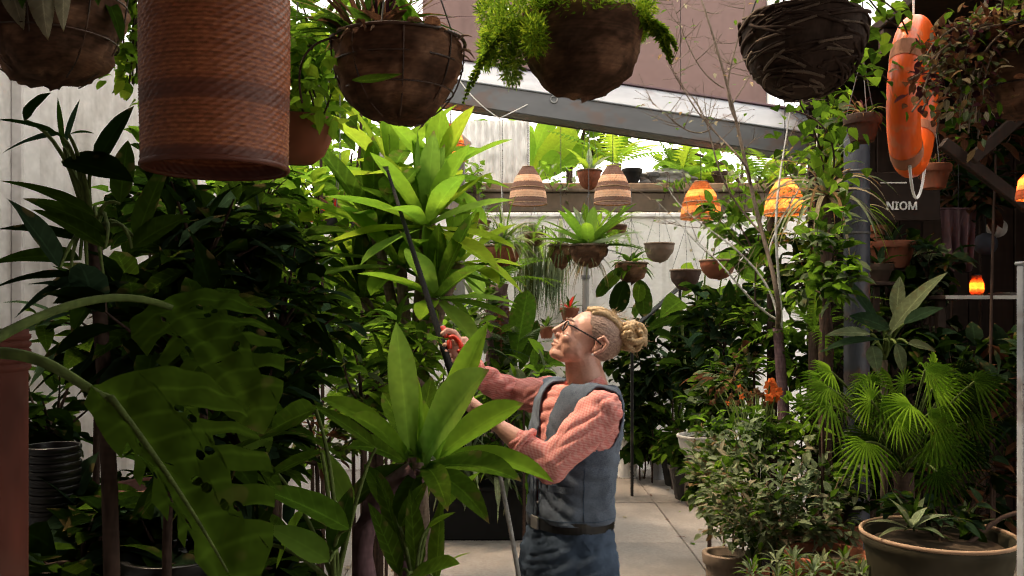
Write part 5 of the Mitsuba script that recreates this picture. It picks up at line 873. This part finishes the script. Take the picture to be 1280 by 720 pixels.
# dark big leaved plants right of the head
Y = 7.6; t = thing('elephant_ear', 'elephant ear plant with lime leaves reaching over the dark bush', 'plant'); g = P(865, 0, Y) * [1, 1, 0]; part(t, 'pot', move(pot(.2, .3, tone=0), t=g), 'gloss')
petioled(t, g + [0, 0, .28], ((852, 376, 825, 398, 17, -.2), (872, 366, 908, 385, 13, 0), (870, 350, 852, 372, 10, 0), (890, 385, 925, 355, 15, .1), (850, 395, 800, 420, 13, 0), (885, 300, 905, 285, 9, 0), (905, 330, 940, 300, 15, .2), (912, 372, 950, 392, 16, .1), (884, 395, 862, 425, 14, -.1), (925, 340, 965, 355, 15, .2)), Y, [3, 2, 2, 1], r, prof='heart', pt=.010, bow=.1, hint=(-.2, -.8, .6))
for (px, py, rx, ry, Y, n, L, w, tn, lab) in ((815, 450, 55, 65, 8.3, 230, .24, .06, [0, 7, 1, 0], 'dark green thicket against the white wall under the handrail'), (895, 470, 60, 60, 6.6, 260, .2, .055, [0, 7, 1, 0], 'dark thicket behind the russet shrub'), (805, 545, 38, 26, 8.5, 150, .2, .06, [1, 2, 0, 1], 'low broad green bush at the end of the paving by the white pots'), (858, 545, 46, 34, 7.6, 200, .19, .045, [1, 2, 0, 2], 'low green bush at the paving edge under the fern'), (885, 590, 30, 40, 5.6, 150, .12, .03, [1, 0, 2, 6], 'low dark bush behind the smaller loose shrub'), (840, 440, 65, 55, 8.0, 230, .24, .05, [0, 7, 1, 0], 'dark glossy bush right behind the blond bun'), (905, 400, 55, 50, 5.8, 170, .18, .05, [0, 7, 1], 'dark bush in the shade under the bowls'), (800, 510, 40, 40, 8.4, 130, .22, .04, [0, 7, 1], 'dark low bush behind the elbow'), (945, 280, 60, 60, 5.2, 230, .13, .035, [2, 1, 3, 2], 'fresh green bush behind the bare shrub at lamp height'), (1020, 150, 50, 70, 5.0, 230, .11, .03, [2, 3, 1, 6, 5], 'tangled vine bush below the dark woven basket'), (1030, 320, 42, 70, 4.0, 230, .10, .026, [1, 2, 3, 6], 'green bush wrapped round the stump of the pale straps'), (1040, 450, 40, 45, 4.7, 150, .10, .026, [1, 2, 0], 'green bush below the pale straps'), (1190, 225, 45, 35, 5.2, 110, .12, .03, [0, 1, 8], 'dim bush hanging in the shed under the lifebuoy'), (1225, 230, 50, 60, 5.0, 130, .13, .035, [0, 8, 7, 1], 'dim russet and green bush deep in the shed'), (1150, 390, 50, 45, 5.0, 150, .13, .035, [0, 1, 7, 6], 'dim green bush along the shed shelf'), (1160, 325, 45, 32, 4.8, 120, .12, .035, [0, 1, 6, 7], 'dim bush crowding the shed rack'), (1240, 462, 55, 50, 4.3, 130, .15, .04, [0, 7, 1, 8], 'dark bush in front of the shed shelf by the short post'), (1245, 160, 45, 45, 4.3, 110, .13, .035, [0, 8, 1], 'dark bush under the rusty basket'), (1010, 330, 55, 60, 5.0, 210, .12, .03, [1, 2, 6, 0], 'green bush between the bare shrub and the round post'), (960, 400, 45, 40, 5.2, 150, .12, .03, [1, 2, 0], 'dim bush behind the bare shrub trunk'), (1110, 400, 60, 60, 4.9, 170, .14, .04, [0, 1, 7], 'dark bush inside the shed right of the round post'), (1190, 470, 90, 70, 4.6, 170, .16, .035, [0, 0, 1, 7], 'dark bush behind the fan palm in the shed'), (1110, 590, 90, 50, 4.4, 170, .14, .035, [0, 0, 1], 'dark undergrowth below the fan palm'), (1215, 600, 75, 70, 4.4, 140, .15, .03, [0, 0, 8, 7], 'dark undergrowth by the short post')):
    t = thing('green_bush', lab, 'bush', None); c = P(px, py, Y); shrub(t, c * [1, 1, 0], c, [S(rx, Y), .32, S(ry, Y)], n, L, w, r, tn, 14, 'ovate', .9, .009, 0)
# shrubs of the right border
for (px, py, rx, ry, Y, n, L, w, tn, prof, lab) in ((915, 460, 58, 32, 5.2, 210, .10, .022, [8, 2, 9, 6, 1, 2], 'lance', 'shrub with russet and green leaves above the orange flowers'), (925, 540, 65, 40, 4.6, 300, .085, .022, [2, 3, 6, 2, 10], 'ovate', 'pale green leafed shrub under the orange flowers'), (1010, 520, 50, 32, 4.4, 190, .085, .02, [2, 1, 3, 6], 'ovate', 'green shrub at the foot of the bare shrub')):
    t = thing('border_shrub', lab, 'shrub', None); c = P(px, py, Y); shrub(t, c * [1, 1, 0], c, [S(rx, Y), .28, S(ry, Y)], n, L, w, r, tn, 16, prof, .8, .007, 0)
for (px, py, rx, ry, Y, n, L, w, tn, lab) in ((1045, 575, 55, 45, 4.3, 260, .075, .02, [2, 1, 6, 10, 0], 'fine green shrub between the loose shrub and the fan palm'), (965, 555, 70, 38, 4.35, 330, .075, .019, [2, 6, 2, 10, 1], 'dense pale green shrub hiding the foot of the bare shrub'), (890, 500, 42, 30, 5.4, 150, .11, .028, [1, 6, 0, 2], 'grey green shrub over the pale bowl'), (1000, 450, 40, 35, 4.7, 170, .10, .026, [1, 2, 0, 3], 'shrub right of the bare trunk under the fern')):
    t = thing('border_shrub', lab, 'shrub', None); c = P(px, py, Y); shrub(t, c * [1, 1, 0], c, [S(rx, Y), .28, S(ry, Y)], n, L, w, r, tn, 18, 'ovate', .8, .006, 0)
t = thing('variegated_shrub', 'loose small leaved shrub with pale crooked stems beside the paving', 'shrub'); Y = 4.1; c = P(975, 618, Y); part(t, 'pot', move(pot(.16, .28, tone=15), t=P(965, 0, 4.0) * [1, 1, 0]), 'gloss'); shrub(t, P(965, 0, 4.0) * [1, 1, 0] + [0, 0, .25], c, [S(105, Y), .34, S(78, Y)], 1700, .062, .016, r, [10, 6, 10, 2, 6, 1, 17], 60, 'ovate', .6, .009, 2, spread=.09)
t = thing('variegated_shrub', 'smaller loose shrub leaning over the paving edge', 'shrub'); Y = 4.6; c = P(905, 600, Y); part(t, 'pot', move(pot(.13, .22, tone=13), t=P(907, 0, 4.5) * [1, 1, 0]), 'matte'); shrub(t, P(907, 0, 4.5) * [1, 1, 0] + [0, 0, .2], c, [S(48, Y), .25, S(66, Y)], 800, .06, .015, r, [10, 6, 10, 2, 9], 26, 'ovate', .6, .008, 2, spread=.09)
t = thing('orange_flowers', 'cluster of bright orange flowers by the trunk of the bare shrub', 'flowers'); Y = 4.55
part(t, 'pot', move(pot(.15, .25, tone=2), t=P(950, 0, Y) * [1, 1, 0]), 'matte'); fst = []
for i in range(34):
    c = P(r.normal(935, 22), r.normal(493, 7), Y + r.uniform(-.1, .25)); c = P(965, 488, Y - .2) + r.normal(0, .022, 3) if i < 9 else c
    fst.append(tube(bez(P(950, 0, Y) * [1, 1, 0] + [0, 0, .25], (c + P(950, 0, Y) * [1, 1, .3]) / 2, c, 6), .004, 5, 5)); ms = [leafd(c, nz(np.array([math.cos(a), -.4, math.sin(a)]) + r.normal(0, .2, 3)), .034 if i < 9 else .022, .012 if i < 9 else .007, .4, (0, -1, .2), 'ovate', .2, 13 if i < 13 else pick(r, [8, 8, 9]), 5, 3) for a in np.arange(5) * 1.2566]; part(t, 'flower', join(ms), 'leaf')
part(t, 'stems', join(fst), 'bark', stuff=True)
# bare shrub
t = thing('bare_shrub', 'nearly bare shrub with thin pale branches rising past the orange lamps', 'shrub'); Y = 4.6; g = P(985, 0, Y) * [1, 1, 0]
part(t, 'trunk', tube(spline([g, P(983, 600, Y), P(978, 490, Y), P(972, 410, Y)], 18), np.linspace(.040, .026, 18), 10, 4), 'bark'); tips = []; tw = []
for pts, r0, tn in (([(972, 412), (968, 350), (955, 300), (938, 230), (915, 130), (893, 50), (870, -20)], .014, 1), ([(972, 412), (960, 360), (905, 300), (862, 268), (835, 235)], .007, 3), ([(976, 412), (972, 330), (970, 290), (978, 200), (990, 120)], .010, 3), ([(938, 230), (918, 190), (880, 150), (840, 85), (820, 40)], .006, 1), ([(920, 150), (912, 90), (925, 40), (930, -10)], .006, 1), ([(972, 400), (945, 380), (905, 335), (860, 290), (820, 250)], .006, 3), ([(950, 290), (925, 260), (900, 215), (885, 160), (855, 110)], .006, 1), ([(960, 320), (985, 260), (1010, 215), (1020, 160)], .006, 3), ([(905, 110), (880, 90), (850, 30), (835, -10)], .004, 1), ([(890, 160), (865, 165), (840, 150), (815, 130)], .004, 1), ([(915, 130), (940, 90), (955, 60)], .004, 1)):
    c = spline([P(px, py, Y + .06 * r.normal()) if i else P(px, py, Y) for i, (px, py) in enumerate(pts)], 24); part(t, 'branch', tube(c, np.linspace(r0, r0 * .3, 24), 6, tn), 'bark'); tips.append(c)
for c in tips:
    for i in range(9):
        b = c[int(r.integers(8, 24))]; cc = curve(b, rng_dir(r, -.1, .9), r.uniform(.08, .26), -.3, 6); tw.append(tube(cc, np.linspace(.0028, .001, 6), 4, 1)); tips.append(cc) if False else None
        for k_ in range(2): tw.append(tube(curve(cc[3], rng_dir(r, 0, .9), .1, 0, 4), .0012, 4, 1))
part(t, 'twig', join(tw), 'bark', stuff=True); lv = [leafd(c[int(r.integers(10, 24))] + r.normal(0, .05, 3), rng_dir(r, -.6, .6), r.uniform(.025, .045), .009, .8, None, 'ovate', .3, pick(r, [9, 17, 6, 2]), 5, 3) for c in tips[:11] for i in range(11)]; part(t, 'foliage', join(lv), 'leaf', stuff=True)
# ferns, straps, grey leaves, fan palms
for i, (px, py, Y, n, L, tn, yaw, lab) in enumerate(((1018, 415, 4.5, 12, .5, [2, 3, 2], None, 'bright green fern right of the bare shrub trunk'), (845, 525, 8.2, 16, .6, [2, 1, 2], None, 'arching green fern behind the pale bowl'), (965, 230, 5.3, 10, .45, [2, 3], None, 'green fern at lamp height behind the glowing lamp'))):
    t = thing('fern', lab, 'fern', None); c = P(px, py, Y); g = c * [1, 1, 0]; part(t, 'pot', move(pot(.14, .26, tone=0), t=g), 'matte'); part(t, 'stem', tube([g + [0, 0, .2], c], .03, 8, 0), 'bark'); fern(t, c, n, L, .075, r, tn, 0, 75, 1.3, 17)
t = thing('strap_leaf_plant', 'spiky plant of pale drooping straps on a stump left of the round post', 'plant'); Y = 4.25; c = P(1032, 245, Y); g = c * [1, 1, 0]; part(t, 'trunk', displace(tube(np.linspace(g, c, 24), np.linspace(.035, .028, 24), 10, 0), .010, 22, 1), 'bark'); rosette(t, c, 46, .42, .013, r, [17, 6, 9, 10, 2], -20, 85, 'blade', .4, 2.2, nseg=10, across=3)
t = thing('strap_leaf_plant', 'few long yellow green straps right of the round post', 'plant'); Y = 4.5; c = P(1072, 258, Y); rosette(t, c, 7, .30, .009, r, [3, 2, 17], -40, 10, 'blade', .4, 1.4, nseg=9, across=3, yaw=(-1.0, .0)); part(t, 'stem', tube([c * [1, 1, 0], c], .022, 8, 1), 'bark')
t = thing('grey_leaf_plant', 'plant of broad silvery grey leaves over the fan palm', 'plant'); Y = 3.9; base = P(1105, 450, Y + .1); g = base * [1, 1, 0]; part(t, 'stem', tube([g, base], .016, 8, 1), 'bark')
petioled(t, base, ((1105, 425, 1022, 442, 11, -.1), (1110, 420, 1185, 340, 15, .1), (1112, 412, 1060, 395, 12, .1), (1090, 432, 1098, 470, 10, -.15), (1130, 405, 1180, 385, 10, 0), (1120, 430, 1130, 470, 9, 0), (1088, 418, 1030, 420, 9, .1), (1135, 430, 1170, 440, 10, 0), (1098, 405, 1045, 340, 9, .2), (1120, 400, 1125, 345, 10, .2)), Y, [6, 7, 6, 10], r, prof='lance', pt=.008, bow=.12, hint=(-.2, -.5, .9))
t = thing('fan_palm', 'fan palm with many fine fingered green fans beside the shed', 'palm'); Y = 3.7; base = P(1130, 590, Y + .2); g = base * [1, 1, 0]; part(t, 'trunk', displace(tube(np.linspace(g, base, 14), .045, 10, 0), .01, 20, 2), 'bark')
for i in range(38):
    px, py = ((1085, 505), (1118, 478), (1165, 468), (1180, 505), (1135, 520), (1060, 475), (1205, 540), (1095, 545), (1150, 490), (1035, 500), (1165, 550), (1200, 470))[i % 12]; px += r.normal(0, 14); py += r.normal(0, 14)
    dx, dz = nz(np.array([px - 1125, 520 - py]) + r.normal(0, 22, 2)); dy = r.uniform(-.4, .3); tn = pick(r, [1, 2, 2, 3]) if px < 1170 else pick(r, [0, 1, 1])
    b = P(px, py, Y + dy); part(t, 'petiole', tube(bez(base, (base + b) / 2 + UP * .08, b, 9), .005, 6, 5), 'bark'); part(t, 'fan', fan(b, [dx, -.35, dz], S(r.uniform(36, 60), Y), 16, tn, nz([dx * -.2 + r.normal(0, .3), -.6, .8]), r.uniform(170, 230), droop=r.uniform(.25, .6)), 'leaf', smooth=False)
t = thing('fan_palm', 'small dim fan palm deep in the shed', 'palm'); Y = 4.9; base = P(1225, 540, Y); part(t, 'trunk', tube([base * [1, 1, 0], base], .03, 8, 0), 'bark')
for (px, py, dx, dz) in ((1195, 510, -.8, .2), (1250, 530, .7, .1), (1225, 495, 0, 1), (1200, 545, -.6, -.7)): b = P(px, py, Y); part(t, 'petiole', tube([base, b], .006, 6, 5), 'bark'); part(t, 'fan', fan(b, [dx, -.4, dz], S(48, Y), 14, 1, None, 200), 'leaf', smooth=False)
# pots
def ground_pot(name, lab, px, py_rim, w, Y, tn, mat='matte', hh=None, cat='pot', prof=None):
    t = thing(name, lab, cat); c = P(px, py_rim, Y); rr_ = S(w / 2, Y); h = c[2] if hh is None else hh; part(t, 'pot', move(pot(rr_, h, tone=tn, rim=.016, seg=36) if prof is None else lathe(prof(rr_, h), 44, tn), t=[c[0], c[1], c[2] - h]), mat); part(t, 'soil', move(lathe([(rr_ * .86, -.001), (rr_ * .5, .008), (0, .012)], 24, 0), t=[c[0], c[1], c[2] - .035]), 'soil')
    if c[2] - h > .01: part(t, 'stand', box((c[0], c[1], (c[2] - h) / 2), (rr_ * 1.3, rr_ * 1.3, c[2] - h - .002), 13, .006), 'matte', False)
    return t, c, rr_
bowlp = lambda rr_, h: [(0, 0), (rr_ * .55, 0), (rr_ * .7, h * .08), (rr_ * .9, h * .45), (rr_ * .98, h * .85), (rr_ * 1.03, h * .9), (rr_ * 1.04, h * .98), (rr_ * 1.0, h), (rr_ * .95, h * .97), (rr_ * .9, h * .7), (0, h * .68)]
t, c, rr_ = ground_pot('bowl_planter', 'wide dark brown bowl planter with a pale worn rim and a star shaped plant', 1172, 668, 176, 3.35, 15, hh=.34, cat='planter', prof=bowlp)
a = np.linspace(0, 2 * math.pi, 70); part(t, 'rim', tube(np.column_stack([c[0] + rr_ * 1.02 * np.cos(a), c[1] + rr_ * 1.02 * np.sin(a), np.full(70, c[2] + .002)]), .008, 8, 11), 'matte')
rosette(t, P(1140, 662, 3.3), 14, .17, .019, r, [6, 10, 1], 0, 75, 'lance', .3, .7, nseg=7, across=3); rosette(t, P(1205, 664, 3.45), 10, .15, .012, r, [1, 6], 10, 80, 'lance', .3, .9, nseg=7, across=3); shrub(t, c - [0, 0, .05], c + [.02, .05, .10], [.22, .15, .09], 90, .10, .022, r, [0, 1, 7], 9, 'lance', trunk=.006); part(t, 'branch', tube(spline([P(1185, 684, 3.3), P(1215, 676, 3.35), P(1240, 655, 3.4), P(1275, 640, 3.4)], 14), .009, 6, 0), 'bark')
ground_pot('terracotta_pot', 'terracotta pot with a wide rim under the variegated shrub', 1040, 650, 74, 4.25, 2); ground_pot('terracotta_pot', 'low terracotta pot in front of the wide rimmed one', 1035, 690, 96, 3.75, 2)
ground_pot('stone_block_pot', 'square grey brown pot at the paving edge', 907, 690, 50, 4.25, 13)
t, c, rr_ = ground_pot('pale_bowl', 'wide pale stone bowl behind the border shrubs', 876, 543, 58, 7.4, 4, hh=.2, prof=bowlp); rosette(t, c, 10, .2, .012, r, [1, 9], 10, 80, 'blade', .3, 1, nseg=7, across=3)
t, c, rr_ = ground_pot('white_pot', 'weathered white ribbed pot right behind the hip', 784, 546, 32, 8.6, 5); shrub(t, c, c + [0, 0, .2], [.2, .15, .15], 60, .14, .04, r, [2, 1], 6, 'ovate', trunk=.008)
t, c, rr_ = ground_pot('white_pot', 'small bluish white pot of leafy green at the end of the paving', 824, 568, 24, 8.5, 17); shrub(t, c, c + [0, 0, .16], [.2, .15, .16], 70, .15, .045, r, [2, 3, 1], 6, 'ovate', trunk=.008)
t = thing('ground_plant', 'low silvery ground plant along the bottom near the terracotta pots', 'plant'); Y = 3.55
for i in range(15): c = P(r.uniform(935, 1085), r.uniform(700, 725), Y + r.uniform(-.15, .15)); rosette(t, c, 13, .085, .009, r, [6, 10, 2, 6], -5, 75, 'lance', .3, 1.0, nseg=6, across=3, stuff=True); part(t, 'stem', tube([[c[0], c[1], .25], c], .004, 5, 5), 'bark')
part(t, 'trough', box((P(1010, 0, Y)[0], Y, .16), (.52, .32, .31), 15, .01), 'matte', False)
# things inside the shed
for i, (px, py, w, h, tn, Y, lab) in enumerate(((1115, 302, 52, 34, 2, 4.9, 'big reddish pot on the shed rack below the white lettering'), (1100, 330, 28, 22, 1, 4.8, 'small brown pot left on the shed rack'), (1150, 335, 30, 24, 16, 5.0, 'dim red pot right on the shed rack'), (1095, 282, 22, 22, 3, 5.1, 'small orange brown pot above the rack'))):
    t = thing('rack_pot', lab, 'pot', None); c = P(px, py + h, Y); part(t, 'pot', move(pot(S(w / 2, Y), S(h, Y), tone=tn), t=c), 'matte'); rosette(t, c + [0, 0, S(h, Y) * .9], 10, .16, .02, r, [0, 1, 7], 10, 75, 'lance', .3, 1.1, nseg=6, across=3)
    part(t, 'stand', box((c[0], c[1], c[2] - .012), (.16, .14, .02), 3, .003), 'wood', False); part(t, 'stand_leg', box((c[0], c[1] + .05, c[2] / 2 - .012), (.03, .03, c[2] - .026), 3, .003), 'wood', False)
for i, (px, py, w, h, tn, lab) in enumerate(((1198, 262, 46, 74, 14, 'dusky pink ragged cloth hanging in the shed'),)):
    t = thing('hanging_cloth', lab, 'cloth'); Y = 4.9; q = np.linspace(0, 1, 26); u = np.linspace(0, 1, 40); c0 = P(px - w / 2, py, Y); ww = S(w, Y); hh = S(h, Y)
    v = np.stack([c0[0] + ww * (.5 + (u[None] - .5) * (1 - .45 * q[:, None])) , Y + .03 * np.sin(u[None] * 22 + q[:, None] * 2) * (.4 + q[:, None]), c0[2] - hh * q[:, None] * (1 + .06 * np.sin(u[None] * 9))], -1).reshape(-1, 3); part(t, 'cloth', (v, grid_faces(26, 40), np.tile([tn + .5, .3], (len(v), 1))), 'matte'); part(t, 'hanger', tube([c0 + [0, 0, .005], c0 + [ww, 0, .005]], .006, 6, 4), 'bark'); part(t, 'cord', tube([c0 + [ww / 2, 0, 0], [c0[0] + ww / 2, Y, 2.9]], .003, 5, 0), 'gloss')
for i, (px, py, rr_, tn) in enumerate(((1246, 285, 12, 4), (1232, 305, 14, 8))):
    t = thing('ball_ornament', ('pale round ball hanging in the dark shed', 'blue grey round ball hanging lower in the dark shed')[i], 'ornament'); c = P(px, py, 5.0); sm = trimesh.creation.icosphere(3, S(rr_, 5.0)); sm.apply_translation(c); part(t, 'ball', toned(sm, tn, None), 'matte'); part(t, 'cord', tube([c, [c[0], c[1], 2.95]], .003, 5, 0), 'gloss')
t = thing('candle_lamp', 'small glowing orange glass candle lamp on the shed shelf', 'lamp'); c = P(1221, 368, 4.66); part(t, 'glass', move(lathe([(.0, 0), (.03, 0), (.036, .02), (.034, .06), (.024, .085), (.024, .10), (.020, .10), (.030, .055), (.030, .02), (0, .01)], 24, 0), t=c), 'lamp_wicker'); part(t, 'cap', move(lathe([(0, .112), (.02, .112), (.026, .10), (.02, .096)], 20, 0), t=c), 'gloss')
fm = trimesh.creation.icosphere(2, .009); fm.apply_scale([1, 1, 1.8]); fm.apply_translation(c + [0, -.0, .045]); key = part(t, 'flame', toned(fm, 9, None), 'bulb_glow'); scene[key]['emitter'] = {'type': 'area', 'radiance': rgb((60, 18, 3))}
t = thing('shelf_dish', 'pale flat dish on the shed shelf right of the candle lamp', 'dish'); part(t, 'dish', move(lathe([(0, 0), (.05, 0), (.085, .014), (.08, .016), (.05, .005), (0, .004)], 28, 4), t=P(1258, 370, 4.66)), 'gloss')
t = thing('orange_lampshade', 'orange shade edge at the far right above the short post', 'lampshade'); c = P(1290, 250, 3.6); part(t, 'shade', move(lathe([(.06, 0), (.062, .01), (.05, .08), (.02, .12), (.016, .12), (.046, .08), (.056, .0)], 30, 0, 1.0), t=c), 'lamp_wicker'); part(t, 'cord', tube([c + [0, 0, .11], [c[0], c[1], 2.9]], .003, 5, 0), 'gloss')
bm = trimesh.creation.icosphere(2, .018); bm.apply_translation(c + [0, 0, .06]); key = part(t, 'bulb', toned(bm, 5, None), 'bulb_glow'); scene[key]['emitter'] = {'type': 'area', 'radiance': rgb((40, 14, 3))}
t = thing('lettered_board', 'dark board with partly covered white lettering below the lifebuoy', 'sign'); Y = 4.75; c = P(1128, 257, Y); part(t, 'board', box(c + [0, .02, .05], (.42, .015, .26), 0, .003), 'wood', False)
tx = meshkit.text_mesh('NIOM', S(10, Y), .003, True); tx.apply_scale([1.35 * .75, 1, 1]); b0, b1 = tx.bounds; tx.apply_translation([-(b0[0] + b1[0]) / 2, 0, 0]); v, f, u = toned(tx, 5, None); part(t, 'lettering', (np.column_stack([v[:, 0] + c[0], c[1] + .012 - v[:, 2] - .0035, v[:, 1] + P(0, 262, Y)[2]]), f, u), 'matte', False)
part(t, 'rule', box(P(1118, 228, Y) + [0, .010, 0], (.14, .004, .007), 5), 'matte', False); part(t, 'hanger', tube([P(1128, 225, Y) + [0, .02, 0], [c[0], Y + .02, 2.95]], .004, 5, 6), 'steel')
# ivy near the lifebuoy top
for i, (pts, n, lab) in enumerate((([(1075, -20), (1105, 20), (1125, 35)], 30, 'bright green ivy crossing the top of the lifebuoy'), ([(1050, 60), (1075, 95), (1100, 90)], 26, 'lime green ivy spray between the dark basket and the lifebuoy'), ([(1000, 130), (1020, 170), (1030, 215)], 30, 'trailing ivy below the dark woven basket'), ([(1250, -10), (1262, 30), (1240, 50)], 26, 'ivy tips above the rusty basket'))):
    t = thing('ivy', lab, 'ivy', None); Y = 3.0; vine(t, [P(*p, Y) for p in pts], n, .055, .026, r, [2, 3, 3, 2], 'heart', .05); vine(t, [P(pts[0][0] - 10, pts[0][1] + 8, Y), P(pts[1][0] + 8, pts[1][1] - 12, Y - .05), P(pts[2][0] + 10, pts[2][1] + 10, Y)], n, .05, .022, r, [2, 3, 1], 'heart', .05); part(t, 'runner', tube([P(*pts[0], Y), [P(*pts[0], Y)[0], Y, 3.6]], .003, 5, 0), 'bark')

# leaf litter on the paving, too small and many to count
lm = []
for i in range(150):
    q = np.array([r.uniform(-1.6, 1.9), r.uniform(4.2, 8.9), .004]); edge = min(abs(q[0] - .35), 1.0)
    if r.uniform() > .15 + .85 * edge ** 2: continue
    a_ = r.uniform(0, 6.28); lm.append(leafd(q, [math.cos(a_), math.sin(a_), .12], r.uniform(.03, .08), r.uniform(.008, .018), .3, UP, 'ovate', .3, pick(r, [9, 8, 17, 2, 9]), 5, 3))
put('fallen_leaves', join(lm), 'leaf'); labels['fallen_leaves'] = {'kind': 'stuff', 'label': 'dry fallen leaves scattered along the edges of the paving', 'category': 'leaves'}
